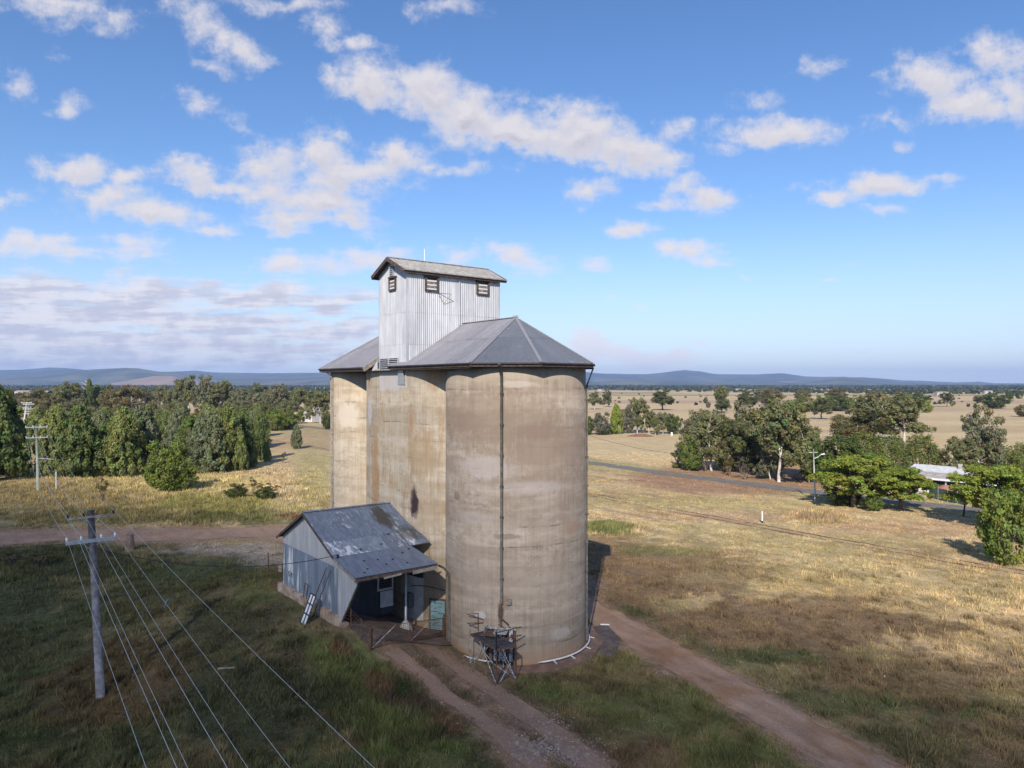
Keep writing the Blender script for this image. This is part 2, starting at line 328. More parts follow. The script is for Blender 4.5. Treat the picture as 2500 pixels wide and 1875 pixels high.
def onbin(px, z, r=4.75, cx=.249, cy=49.28):
    """frame coordinates of the near bin's camera side at photo column px"""
    th = math.radians(38); L = math.hypot((px - 1250) / F, 1); ux, uy = (px - 1250) / F / L, 1 / L; t = cx * ux + cy * uy; q = t - math.sqrt(max(0, r * r - (cx * cx + cy * cy - t * t)))
    dx, dy = ux * q - cx, uy * q - cy; return (dx * math.cos(th) + dy * math.sin(th), -dx * math.sin(th) + dy * math.cos(th), z)
M = {}
M['conc_n'] = concrete('weathered_concrete', (.315, .25, .19), (.40, .332, .26), (.25, .19, .14),
    spots=[(onbin(1190, 15.2), (6., 6., 2.2), (.235, .17, .12), .62), (onbin(1360, 13.2), (4., 4., 2.6), (.24, .175, .13), .6), (onbin(1280, 5.2), (6., 6., 1.4), (.37, .29, .225), .4), (onbin(1180, 12.2), (2.6, 2.6, .8), (.44, .38, .35), .55), (onbin(1300, 11.0), (3., 3., .5), (.42, .36, .33), .45), (onbin(1370, 1.7), (.9, .9, .4), (.5, .46, .42), .4), (onbin(1160, 9.), (2.4, 2., .5), (.40, .34, .30), .4),
           (onbin(1222, 3.3), (.24, .24, .9), (.10, .06, .045), .9), (onbin(1232, 4.0), (.5, .5, .5), (.26, .17, .12), .7), (onbin(1240, 8.0), (1.1, 1.1, .22), (.17, .13, .11), .6), (onbin(1172, 3.0), (.5, .5, .3), (.5, .46, .42), .85),
           (onbin(1115, 10.2), (.4, .4, .35), (.12, .09, .08), .6), (onbin(1260, 17.4), (1.6, 1.6, .25), (.48, .42, .36), .6), (onbin(1400, 8.3), (1., 1., .5), (.33, .19, .12), .4), (onbin(1320, 14.5), (2., 2., .6), (.22, .155, .12), .6), (onbin(1140, 15.), (1.8, 1.8, .8), (.23, .165, .125), .6)])
M['conc_m'] = concrete('stained_concrete', (.44, .365, .275), (.53, .455, .36), (.36, .27, .18), orange=.62,
    spots=[((-4.6, 5.0, 12.5), (2., 1.6, 2.2), (.34, .235, .125), .55), ((-4.6, 4.6, 8.5), (2., 1.5, 1.6), (.33, .225, .125), .45), ((-4.6, 5.6, 9.0), (.8, .5, 1.3), (.035, .02, .028), .95), ((-4.6, 5.9, 6.9), (.5, .7, .7), (.12, .085, .07), .4), ((-4.6, 12.5, 15.2), (.7, .6, 1.3), (.56, .52, .58), .6), ((-4.75, 11.3, 10.), (1., .8, 4.5), (.36, .19, .07), .6), ((-4.3, 4.2, 3.), (1., 1.6, 2.6), (.20, .125, .065), .6)])
M['conc_p'] = concrete('shaft_concrete', (.47, .39, .29), (.55, .475, .375), (.40, .305, .2), orange=.65, spots=[((-4.8, 8.6, 17.6), (1., 3.4, .9), (.5, .47, .47), .75)])
M['conc_f'] = concrete('pale_concrete', (.43, .345, .245), (.52, .435, .33), (.36, .28, .19), orange=.12,
    spots=[((-4.4, 16.9, 14.8), (2., 1.5, 1.2), (.56, .48, .38), .8)])
M['white_iron'] = iron('pale_painted_iron', (.56, .56, .58), (.43, .43, .455), rough=.42, metal=.15, rnd=.1)
M['roof_iron'] = iron('grey_roof_iron', (.30, .29, .31), (.255, .245, .265), rough=.5, metal=.25, rnd=.24, streak_ax='x')
M['hip_iron'] = iron('dark_hip_iron', (.19, .20, .225), (.165, .175, .20), rough=.5, metal=.25, rnd=.18, streak_ax='z', whit=-.35, whitcol=(.33, .33, .35))
M['head_roof'] = iron('headhouse_roof_iron', (.42, .40, .37), (.26, .24, .22), rough=.6, metal=.1, rnd=.12, streak_ax='y')
M['shed_roof'] = iron('blue_grey_shed_roof_iron', (.235, .275, .335), (.16, .19, .24), rough=.42, metal=.4, rnd=.12, streak_ax='y', whit=-.05, whitcol=(.55, .57, .6), spots=(((4.7, -1.2, 5.6), (.75, 2.0, 1.6), (.075, .065, .045), .92), ((5.6, -3.3, 4.8), (.9, 1.3, .8), (.10, .09, .07), .7)))
M['shed_roof2'] = iron('patchy_shed_roof_iron', (.27, .31, .36), (.18, .205, .25), rough=.42, metal=.4, rnd=.45, streak_ax='y', whit=.35, whitcol=(.62, .63, .65), spots=(((4.7, -1.2, 5.6), (.75, 2.0, 1.6), (.075, .065, .045), .92), ((5.6, -3.3, 4.8), (.9, 1.3, .8), (.10, .09, .07), .7)))
M['shed_roof3'] = iron('canopy_iron', (.225, .265, .33), (.155, .18, .235), rough=.42, metal=.4, rnd=.06, streak_ax='y')
M['mould_iron'] = iron('mould_blackened_iron', (.13, .12, .09), (.07, .06, .045), rough=.7, metal=.1, rnd=.2, streak_ax='y')
M['wall_iron'] = iron('blue_grey_wall_iron', (.24, .29, .36), (.17, .21, .275), rough=.45, metal=.3, rnd=.3, whit=.3, whitcol=(.6, .63, .67))
M['gable_iron'] = iron('pale_gable_iron', (.50, .50, .52), (.36, .37, .40), rough=.5, metal=.25, rnd=.1, rust=.02)
M['inner_iron'] = iron('inner_iron', (.045, .055, .075), (.028, .034, .045), rough=.6, metal=.2, rnd=.2)  # sheets darkened so the bay's deep shade sits in their colour
M['timber'] = mat('weathered_timber', (.085, .06, .05), .85, var=.4, vscale=5, bump=.3)
M['timber_grey'] = mat('grey_timber', (.27, .235, .20), .9, var=.3, vscale=4, bump=.3)
M['pole'] = mat('grey_pole_timber', (.19, .185, .20), .9, var=.35, vscale=3, bump=.4, bscale=14)
M['pole_green'] = mat('greenish_treated_pole', (.30, .32, .24), .9, var=.2, vscale=3)
M['pole_pale'] = mat('pale_pole', (.55, .55, .48), .9, var=.15, vscale=3)
M['gutter'] = mat('dark_gutter', (.06, .05, .05), .7, var=.3, vscale=5)
M['galv'] = mat('galvanised_steel', (.50, .52, .54), .45, .4, var=.15, vscale=8)
M['wire'] = mat('aluminium_wire', (.45, .48, .48), .5, .2, var=.05)
M['cable'] = mat('black_cable', (.03, .03, .03), .7, var=.1)
M['armsteel'] = mat('dull_arm_steel', (.34, .38, .42), .5, .3, var=.15, vscale=4)
M['porcelain'] = mat('white_porcelain', (.75, .76, .76), .25, var=.05)
M['rust'] = mat('rusty_steel', (.13, .065, .04), .85, .1, var=.45, vscale=9, col2=(.20, .11, .07))
M['rustpipe'] = mat('rust_and_cream_pipe', (.16, .08, .045), .8, 0, var=.2, vscale=6, col2=(.45, .36, .24))
M['whitepipe'] = mat('white_pipe', (.68, .67, .66), .5, var=.1, vscale=3)
M['whiteflake'] = mat('flaking_white_steel', (.20, .15, .12), .6, var=.2, vscale=7, col2=(.60, .60, .58))
M['grate'] = mat('dark_steel_grating', (.06, .075, .095), .5, .4, var=.3, vscale=12)
M['dark'] = mat('black_and_void_shade', (.015, .014, .014), .9, var=.2)  # near-black; paints the shade inside openings, also colours plain black parts
M['louvre'] = mat('louvre_grey', (.40, .41, .44), .6, .1, var=.15)
M['slatpaint'] = mat('peeling_slat', (.16, .13, .12), .8, 0, var=.35, vscale=5, col2=(.36, .33, .31))
M['slatwhite'] = mat('white_slat', (.62, .60, .58), .8, 0, var=.1, vscale=7)
M['plinth'] = mat('soil_stained_concrete', (.36, .22, .14), .95, var=.3, vscale=1.4, bump=.4, bscale=6, col2=(.52, .42, .33))
M['pad'] = mat('dark_pad_concrete', (.115, .085, .075), .95, var=.3, vscale=1.2, bump=.4, bscale=8)
M['padred'] = mat('red_soiled_concrete', (.21, .125, .085), .95, var=.25, vscale=1.4, bump=.3)
M['whitewash'] = mat('whitewashed_wall', (.47, .46, .44), .8, var=.2, vscale=1.4)
M['bluedoor'] = mat('flaking_turquoise_paint', (.15, .27, .31), .7, var=.1, vscale=3, col2=(.19, .33, .37))
M['doorflake'] = mat('bare_timber_patch', (.13, .10, .06), .9, var=.3, vscale=12)
M['hatchpaint'] = mat('flaking_hatch_paint', (.08, .05, .05), .7, 0, var=.3, vscale=5, col2=(.62, .66, .70))
M['zinc'] = mat('blue_grey_board', (.42, .48, .55), .5, .1, var=.15, vscale=4)
M['floor'] = mat('dirty_shed_floor', (.17, .125, .10), .95, var=.35, vscale=.8, bump=.3)
M['asphalt'] = mat('worn_asphalt', (.165, .145, .128), .95, var=.15, vscale=.7, bump=.3, bscale=10)
M['bark'] = mat('grey_brown_bark', (.16, .12, .095), .95, var=.35, vscale=5)
M['gumbark'] = mat('pale_gum_bark', (.52, .46, .40), .9, var=.3, vscale=3, col2=(.62, .57, .52))
M['darkbark'] = mat('dark_bark', (.06, .045, .04), .95, var=.3, vscale=5)
M['roofwhite'] = mat('white_sheet_roof', (.62, .61, .60), .6, .1, var=.15, vscale=1.5)
M['roofgrey'] = mat('dull_sheet_roof', (.42, .37, .33), .7, .1, var=.2, vscale=1.2)
M['wallwhite'] = mat('white_boards', (.62, .61, .58), .8, var=.12, vscale=2)
M['glass'] = mat('dark_window_glass', (.03, .04, .05), .1, 0, var=.1)
M['tarp'] = mat('green_shade_cloth', (.06, .085, .075), .9, var=.25, vscale=1.2)
M['tank'] = mat('terracotta_tank', (.30, .14, .09), .8, var=.1)
M['tyre'] = mat('black_rubber', (.012, .012, .012), .8, var=.1)
M['stump'] = mat('weathered_stump', (.20, .14, .11), .95, var=.35, vscale=5, bump=.4)
M['blue'] = mat('blue_plastic', (.12, .30, .42), .5, var=.2)
M['white'] = mat('white_paint', (.75, .75, .73), .6, var=.06)
M['dirt'] = vcol_mat('bare_earth', grain=((1.2, .88, 1.12, .4), (9., .85, 1.15, 1.)), bump=.35, bs=7)
M['ground'] = vcol_mat('grassy_earth', grain=((.55, .84, 1.16, .22), (3.2, .74, 1.26, .5), (14., .68, 1.3, 1.)), bump=.8, bs=5)
M['grass'] = vcol_mat('grass_blades', trans=.3)
M['leaf'] = vcol_mat('leaves', trans=.34)

# ------------------------------------------------------------------ places: silo frame, terrain
NW = Vector((.249, 49.28)); TH = rad(38); R0 = 4.75
BX = Vector((math.cos(TH), math.sin(TH))); AX = Vector((-math.sin(TH), math.cos(TH)))
def L2W(x, y): return (NW.x + x * BX.x + y * AX.x, NW.y + x * BX.y + y * AX.y)
def W2L(x, y): dx, dy = x - NW.x, y - NW.y; return dx * BX.x + dy * BX.y, dx * AX.x + dy * AX.y
def ss(a, b, t): t = np.clip((t - a) / (b - a), 0, 1); return t * t * (3 - 2 * t)
_T = np.random.default_rng(11).random((256, 256))
def vn(x, y):
    xi = np.floor(x).astype(int); yi = np.floor(y).astype(int); fx = x - xi; fy = y - yi
    fx = fx * fx * (3 - 2 * fx); fy = fy * fy * (3 - 2 * fy); g = lambda a, b: _T[a & 255, b & 255]
    return (g(xi, yi) * (1 - fx) + g(xi + 1, yi) * fx) * (1 - fy) + (g(xi, yi + 1) * (1 - fx) + g(xi + 1, yi + 1) * fx) * fy
def fbm(x, y, s=1., o=5, seed=0):
    x = np.asarray(x, float) * s + 17.3 * seed; y = np.asarray(y, float) * s - 9.1 * seed; a = .5; r = 0; t = 0
    for _ in range(o):
        r = r + a * vn(x, y); t += a; a *= .55; x, y = x * 1.93 + 5.1 + .35 * y, y * 1.93 + 3.7 - .35 * x
    return r / t
def terr(x, y):
    """ground height: a low bank under the intake shed, otherwise a plain with small bumps"""
    x = np.asarray(x, float); y = np.asarray(y, float)
    lx, ly = W2L(x, y)
    b = ss(-3.4, -11., lx) * (2.25 - .35) + .35 * ss(-2., -4., lx)
    fy = ss(-6., 2.6, ly) * ss(34., 15., ly); fx = ss(-27., -12.2, lx)
    bank = b * fy * fx
    d = np.hypot(x, y)
    n = (fbm(x, y, .3, 4, 3) - .5) * .30 + (fbm(x, y, 1.1, 3, 4) - .5) * .10
    near = np.hypot(lx, np.maximum(np.abs(ly - 9) - 9, 0))
    return bank + n * ss(6.5, 12., near) * (1 - ss(150, 260, d))
def G(px, py, z=None):
    h = 0. if z is None else z
    for _ in range(8):
        Y = (CZ - h) * F / (py - HOR); X = (px - 1250) / F * Y
        if z is None: h = .5 * h + .5 * float(terr(X, Y))
    return Vector((X, Y, h))
def PXP(px, py, Y): return Vector(((px - 1250) / F * Y, Y, CZ - (py - HOR) / F * Y))

STRAW = (.47, .35, .195); DRY = (.36, .265, .13); GRN = (.105, .125, .038); DKG = (.072, .084, .034); BRN = (.19, .125, .072)
RED = (.20, .098, .060); GRV = (.255, .175, .135); YEL = (.43, .345, .16); TAN = (.50, .375, .205); LAWN = (.34, .285, .135); GREY = (.33, .27, .235); PUR = (.085, .055, .062); BRG = (.135, .152, .045)
def path_mask(x, y, pts, w, soft=.8, wob=1.2, seed=0):
    d = np.full(np.shape(x), 1e9); x = x + (fbm(x, y, .35, 3, seed + 20) - .5) * wob; y = y + (fbm(x, y, .35, 3, seed + 21) - .5) * wob
    for a, b in zip(pts[:-1], pts[1:]):
        ax, ay, bx, by = a[0], a[1], b[0], b[1]; L = (bx - ax) ** 2 + (by - ay) ** 2
        t = np.clip(((x - ax) * (bx - ax) + (y - ay) * (by - ay)) / L, 0, 1)
        d = np.minimum(d, np.hypot(x - ax - t * (bx - ax), y - ay - t * (by - ay)))
    return 1 - ss(w - soft, w + soft, d)
def gp(*l): return [G(a, b).xy for a, b in l]
DRIVE1 = gp((955, 1588), (1050, 1660), (1140, 1730), (1230, 1800), (1330, 1890), (1420, 1990))
DRIVE2 = gp((1040, 1582), (1140, 1640), (1250, 1715), (1350, 1790), (1450, 1870), (1540, 1960))
TRACKR = gp((1330, 1420), (1440, 1490), (1570, 1560), (1740, 1660), (1920, 1765), (2090, 1870), (2300, 2010))
ROADL = gp((-700, 1316), (0, 1316), (200, 1308), (450, 1305), (640, 1300), (860, 1318), (1150, 1370), (1340, 1424))
A3 = Vector((AX.x, AX.y))
RP = [Vector((-82, 293)) + A3 * 140, Vector((-82, 293)), Vector((16.9, 161.)), Vector((30.5, 139.6)), Vector((49., 116)), Vector((63.3, 100.4)), Vector((63.3, 100.4)) - A3 * 70]
RL = [Vector((11.9, 113.8)) + A3 * t for t in (150, 75, 0)] + [Vector((24.4, 96.3)), Vector((32.2, 85.6)), Vector((32.2, 85.6)) - A3 * 60]
BRUSH = [  # photo-pixel centre, radii, colour, strength (mapped once onto the ground; from there they belong to the ground)
    (1600, 1400, 250, 80, BRN, .95), (1930, 1530, 360, 80, BRN, .9), (1480, 1350, 100, 60, BRN, .8), (2250, 1660, 260, 70, BRN, .65), (2420, 1820, 200, 80, BRN, .5),
    (1480, 1290, 80, 18, BRG, .9), (1620, 1345, 120, 16, GRN, .55), (1560, 1228, 240, 16, LAWN, .5), (1900, 1310, 350, 40, LAWN, .45), (1950, 1400, 300, 50, LAWN, .25), (2330, 1420, 250, 40, LAWN, .2),
    (2200, 1290, 220, 22, (.42, .28, .17), .6), (1800, 1262, 260, 14, (.36, .24, .15), .5), (1540, 1185, 160, 10, (.42, .32, .18), .6), (1720, 1185, 320, 12, STRAW, .6), (2000, 1232, 330, 10, (.44, .35, .16), .6),
    (1500, 1500, 70, 16, DKG, .8), (1880, 1600, 130, 24, DKG, .8), (2060, 1720, 170, 40, DKG, .6), (2200, 1830, 200, 50, DKG, .5), (1430, 1545, 60, 20, GRN, .7), (1650, 1740, 180, 60, GRN, .65), (1800, 1850, 160, 40, GRN, .7), (1420, 1700, 120, 30, GRN, .6), (1500, 1620, 70, 30, BRG, .4), (1560, 1860, 120, 50, BRN, .7), (1310, 1690, 60, 30, GRN, .8),
    (60, 1130, 160, 26, (.33, .25, .12), .9), (430, 1180, 330, 40, YEL, .95), (130, 1215, 230, 40, (.30, .225, .095), .85), (560, 1235, 220, 28, (.22, .20, .055), .85), (250, 1262, 330, 20, (.15, .125, .045), .85), (620, 1265, 180, 18, (.12, .12, .04), .8),
    (300, 1130, 80, 14, (.30, .24, .17), .8), (640, 1130, 110, 40, (.46, .35, .19), .8), (765, 1160, 50, 90, LAWN, .8), (690, 1180, 40, 80, (.46, .34, .21), .6), (770, 1070, 60, 26, (.36, .25, .14), .6), (690, 1240, 60, 14, LAWN, .8), (690, 1085, 60, 12, (.42, .27, .15), .7),
    (720, 1262, 40, 6, RED, .8), (560, 1345, 150, 16, GREY, .75), (640, 1375, 70, 22, GREY, .85), (120, 1300, 200, 14, RED, .3),
    (150, 1375, 230, 40, (.07, .075, .035), .9), (500, 1420, 230, 60, DKG, .85), (330, 1500, 260, 60, (.095, .085, .035), .8), (60, 1600, 200, 220, DKG, .8), (300, 1700, 230, 110, (.115, .075, .035), .8), (560, 1600, 140, 90, (.075, .07, .03), .8), (620, 1760, 220, 90, (.06, .065, .032), .85), (200, 1840, 260, 60, (.06, .075, .028), .7),
    (640, 1440, 40, 20, (.13, .105, .05), .8), (620, 1530, 60, 40, BRG, .45), (770, 1560, 70, 30, GRN, .8), (700, 1500, 40, 26, RED, .5), (880, 1640, 90, 30, DRY, .5), (870, 1600, 60, 24, GRN, .6), (860, 1690, 110, 50, BRG, .8), (930, 1780, 130, 50, BRG, .8), (1000, 1850, 160, 30, GRN, .7), (1090, 1770, 60, 26, RED, .6), (940, 1710, 60, 20, RED, .65), (835, 1670, 40, 12, RED, .7), (1000, 1730, 70, 22, (.07, .05, .035), .8), (985, 1700, 26, 22, DKG, .8), (1190, 1745, 70, 18, DRY, .4), (1160, 1782, 26, 12, BRG, .7), (760, 1545, 40, 14, RED, .55),
    (1310, 1770, 75, 20, PUR, .75), (1370, 1830, 90, 30, PUR, .6), (1290, 1790, 18, 6, GRN, .8), (1075, 1622, 50, 12, (.19, .125, .095), .7)]
def ground_cols(x, y):
    yy = np.maximum(y, 2.); px = 1250 + x / yy * F; py = HOR + CZ / yy * F
    a = x * AX.x + y * AX.y; b = x * BX.x + y * BX.y
    s1 = fbm(a * .22, b, .22, 5, 1); s2 = fbm(x, y, .16, 5, 2); s3 = fbm(a * .3, b, 1.3, 4, 5); s4 = fbm(x, y, 1.0, 4, 6)
    def mx(c, d, t): return c + (np.asarray(d) - c) * np.clip(t, 0, 1)[..., None]
    c = np.zeros(x.shape + (3,)) + np.asarray(STRAW)
    c = mx(c, DRY, ss(.35, .6, s1)); c = mx(c, LAWN, ss(.54, .72, s2) * .45)
    c = mx(c, (.52, .40, .24), ss(.48, .68, s3) * .6); c = mx(c, BRN, ss(.55, .75, fbm(a * .3, b, .5, 4, 9)) * .5)
    # paddocks beyond the road
    lx, ly = W2L(x, y); rx = RP[2].x * BX.x + RP[2].y * BX.y
    far = ss(4, 9, b - rx)
    f = np.zeros_like(c) + np.asarray(TAN)
    f = mx(f, (.44, .32, .175), ss(.42, .62, fbm(x * .12, y, .025, 4, 30)) * .9)
    f = mx(f, (.56, .43, .25), ss(.45, .7, fbm(x * .25, y, .06, 4, 31)) * .7)
    c = mx(c, f, far)
    bandn = fbm(x * .05, y, .006, 3, 33)
    c = mx(c, (.14, .16, .07), ss(.60, .66, bandn) * ss(380, 600, y) * .85)
    c = mx(c, (.40, .26, .19), ss(.42, .35, bandn) * ss(380, 600, y) * .8)
    c = mx(c, (.10, .12, .055), ss(.55, .62, fbm(x * .3, y, .004, 4, 37)) * ss(1100, 1600, y))
    w = (fbm(x, y, .45, 4, 12) - .5) * 1.6 + (fbm(x, y, 1.9, 3, 13) - .5) * .7
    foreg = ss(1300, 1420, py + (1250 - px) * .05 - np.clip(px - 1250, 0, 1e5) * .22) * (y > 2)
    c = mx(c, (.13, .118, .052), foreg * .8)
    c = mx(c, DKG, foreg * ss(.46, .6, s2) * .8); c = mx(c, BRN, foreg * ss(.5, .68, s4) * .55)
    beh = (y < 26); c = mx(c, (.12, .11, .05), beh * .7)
    for (cx, cy, qx, qy, col, st) in BRUSH:
        d = np.sqrt(((px - cx) / qx) ** 2 + ((py - cy) / qy) ** 2) + w * .75
        c = mx(c, col, (1 - ss(.75, 1.15, d)) * st * (y > 20))
    # mown stripes on the lawn beside the old line
    st = .5 + .5 * np.sin(b * 2.6 + (s4 - .5) * 3)
    c = mx(c, (.40, .33, .16), ss(.6, .9, st) * ss(1.2, .7, np.hypot((px - 765) / 70, (py - 1170) / 110)) * .55)
    # the old railway formation and its edge
    m = path_mask(x, y, RL, 1.5, .9, 2.5, 1); c = mx(c, (.34, .235, .15), m * (.1 + .7 * ss(.45, .62, s4)))
    # bare earth beside the tracks
    dm = np.zeros_like(x)
    for pts, wd, sd in ((DRIVE1, .85, 2), (DRIVE2, 1.0, 3), (TRACKR, 1.9, 4), (ROADL, 4.4, 5)):
        k = path_mask(x, y, pts, wd, .7 if wd < 4 else 1.6, 1.8, sd); dm = np.maximum(dm, k)
    between = path_mask(x, y, [(p + q) / 2 for p, q in zip(DRIVE1, DRIVE2)], 2.2, .8, 1.5, 8)
    c = mx(c, (.15, .11, .075), between * ss(.36, .6, s4) * .8)
    c = mx(c, (.30, .185, .12), dm * (.70 + .3 * ss(.35, .55, fbm(x, y, 2.2, 3, 15))))
    verge = path_mask(x, y, RP, 5.5, 1.5, 2., 7); c = mx(c, (.33, .29, .12), verge * .55)
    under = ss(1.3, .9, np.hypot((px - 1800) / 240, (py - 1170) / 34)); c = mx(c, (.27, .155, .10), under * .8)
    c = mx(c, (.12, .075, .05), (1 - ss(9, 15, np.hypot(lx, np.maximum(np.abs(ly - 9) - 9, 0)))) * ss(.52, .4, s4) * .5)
    return c, np.maximum(dm, path_mask(x, y, RP, 2.6, .3, .1, 7))
def grass_h(x, y, dm):
    yy = np.maximum(y, 2.); px = 1250 + x / yy * F; py = HOR + CZ / yy * F
    h = .07 + .11 * ss(.4, .7, fbm(x, y, .4, 4, 40))
    h = h + .35 * ss(.62, .74, fbm(x, y, 1.7, 3, 44)) * ss(1300, 1400, py)
    h = h + .34 * ss(1.25, .8, np.hypot((px - 400) / 420, (py - 1215) / 75) + (fbm(x, y, .3, 3, 41) - .5))
    h = h + .22 * ss(1.2, .8, np.hypot((px - 900) / 170, (py - 1740) / 130) + (fbm(x, y, .5, 3, 42) - .5) * 1.4)
    h = h + .20 * ss(1.2, .8, np.hypot((px - 130) / 260, (py - 1380) / 55)) + .3 * ss(1.1, .6, np.hypot((px - 1490) / 110, (py - 1292) / 20)) + .3 * ss(1.1, .6, np.hypot((px - 1990) / 90, (py - 1262) / 22))
    return h * (1 - dm * .75)

def axis(lo, d0, d1, step, hi, g, gl=1.12):
    a = list(np.arange(d0, d1, step)); s = step; v = a[-1]
    while v < hi: s *= g; v += s; a.append(v)
    s = step; v = d0; pre = []
    while v > lo: s *= gl; v -= s; pre.append(v)
    return np.array(pre[::-1] + a)
def build_ground():
    xs = axis(-13000, -62, 62, .42, 13000, 1.09, 1.09); ys = axis(-6000, 29, 128, .40, 13500, 1.04)
    X, Y = np.meshgrid(xs, ys); Z = terr(X, Y)
    c, dm = ground_cols(X, Y)
    nx, ny = len(xs), len(ys); i = (np.arange(ny - 1)[:, None] * nx + np.arange(nx - 1)[None]).ravel()
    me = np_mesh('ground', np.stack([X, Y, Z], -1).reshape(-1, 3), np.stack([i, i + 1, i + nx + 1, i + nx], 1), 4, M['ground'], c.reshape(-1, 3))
    me.shade_smooth(); link('ground', me, kind='structure')
build_ground()

def strip(name, pts, w, mat_, lift, rag=.0, step=1.2, colf=None, seed=1):
    """a track or road as a sheet lying on the ground, with ragged edges"""
    P = []
    for a, b in zip(pts[:-1], pts[1:]):
        n = max(1, int((b - a).length / step)); P += [a + (b - a) * (k / n) for k in range(n)]
    P.append(pts[-1]); K = 14; V = []; cols = []
    for i, p in enumerate(P):
        a, b = P[max(0, i - 2)], P[min(len(P) - 1, i + 2)]; d = (b - a).normalized(); nrm = Vector((d.y, -d.x))
        wl = w * (1 + rag * (fbm(i * .35, 3., 1, 3, seed) - .5) * 2); wr = w * (1 + rag * (fbm(i * .35, 9., 1, 3, seed + 1) - .5) * 2)
        for k in range(K + 1):
            t = k / K; q = p + nrm * (-wl + t * (wl + wr)); V.append((q.x, q.y, float(terr(q.x, q.y)) + lift))
    f = [(i * (K + 1) + k, i * (K + 1) + k + 1, (i + 1) * (K + 1) + k + 1, (i + 1) * (K + 1) + k) for i in range(len(P) - 1) for k in range(K)]
    va = np.array(V)
    cc = colf(va[:, 0], va[:, 1]) if colf else None
    o = mobj(name, V, f, mat_, smooth=True, cols=cc, kind='structure'); return o
def earth(base):
    def fn(x, y):
        n = fbm(x, y, .9, 4, 50)[:, None]; m = fbm(x, y, .25, 3, 51)[:, None]
        return np.array(base) * (.78 + .44 * n) * (.88 + .24 * m)
    return fn
strip('road', RP, 2.1, M['asphalt'], .03, .04)
def track_cols(x, y):
    c = earth((.33, .205, .134))(x, y); off = [Vector((p.x + .9, p.y + .55)) for p in TRACKR]; of2 = [Vector((p.x - .7, p.y - .45)) for p in TRACKR]
    r = np.maximum(path_mask(x, y, off, .16, .2, .5, 60), path_mask(x, y, of2, .16, .2, .5, 61)) * ss(.42, .6, fbm(x, y, .3, 3, 62))
    return c + (np.array((.42, .32, .24)) - c) * (r * .4)[:, None] - (ss(.55, .7, fbm(x, y, .5, 4, 63)) * .05)[:, None]
strip('dirt_track', TRACKR, 1.5, M['dirt'], .02, .3, .5, colf=track_cols, seed=3)
strip('dirt_road', ROADL, 3.1, M['dirt'], .02, .22, colf=earth((.33, .21, .138)), seed=5)
strip('driveway_rut', DRIVE1, .55, M['dirt'], .02, .5, .6, colf=earth((.29, .188, .13)), seed=7)
strip('driveway_rut', DRIVE2, .62, M['dirt'], .02, .5, .6, colf=earth((.29, .188, .13)), seed=9)

def build_grass(n, seed, wide=1.0):
    r = np.random.default_rng(seed)
    inv = r.random(n) * (1 / 30. - 1 / 185.) + 1 / 185.; y = 1 / inv; x = (r.random(n) * 2 - 1) * (y * .74 + 6)
    c, dm = ground_cols(x, y); h = grass_h(x, y, dm)
    lx, ly = W2L(x, y)
    ok = (np.hypot(lx, np.maximum(np.abs(ly - 9) - 9, 0)) > 6.3) & ~((lx < -4) & (lx > -11.9) & (ly > -1.2) & (ly < 13.8))
    ok &= r.random(n) > dm * .97
    x, y, c, h = x[ok], y[ok], c[ok], h[ok]; n = len(x); z = terr(x, y)
    k = 5; rep = lambda a: np.repeat(a, k, 0)
    X, Y, Z, H, CC = rep(x), rep(y), rep(z), rep(h), rep(c); m = n * k
    sc_ = np.clip(Y / 60, .8, 2.2)
    a = r.random(m) * 6.283; off = r.normal(0, .09, (m, 2)) * sc_[:, None]
    bx, by = X + off[:, 0], Y + off[:, 1]; hh = H * (.45 + r.random(m) * .9); w = (.016 + .014 * r.random(m)) * sc_ * (1 + H * .8)
    lean = hh * (.15 + .55 * r.random(m)); la = r.random(m) * 6.283
    v = np.zeros((m, 3, 3), np.float32)
    v[:, 0] = np.stack([bx - np.cos(a) * w, by - np.sin(a) * w, Z - .02], 1); v[:, 1] = np.stack([bx + np.cos(a) * w, by + np.sin(a) * w, Z - .02], 1)
    v[:, 2] = np.stack([bx + np.cos(la) * lean, by + np.sin(la) * lean, Z + hh], 1)
    tone = (.72 + .62 * r.random((m, 1))) * rep(.84 + .34 * r.random((n, 1)))
    pt = fbm(x, y, .8, 4, 90); CC = CC * tone * 1.15 * rep(.72 + .6 * ss(.3, .7, pt))[:, None]
    dry = (r.random(m) < .16)[:, None] * (H > .12)[:, None]
    CC = CC + (np.array((.30, .24, .13)) - CC) * dry * .55
    cols = np.repeat(CC, 3, 0); cols[2::3] *= 1.18
    f = np.arange(m * 3).reshape(-1, 3)
    return np_mesh('grass', v.reshape(-1, 3), f, 3, M['grass'], cols)
link('grass', build_grass(250000, 21), kind='stuff')

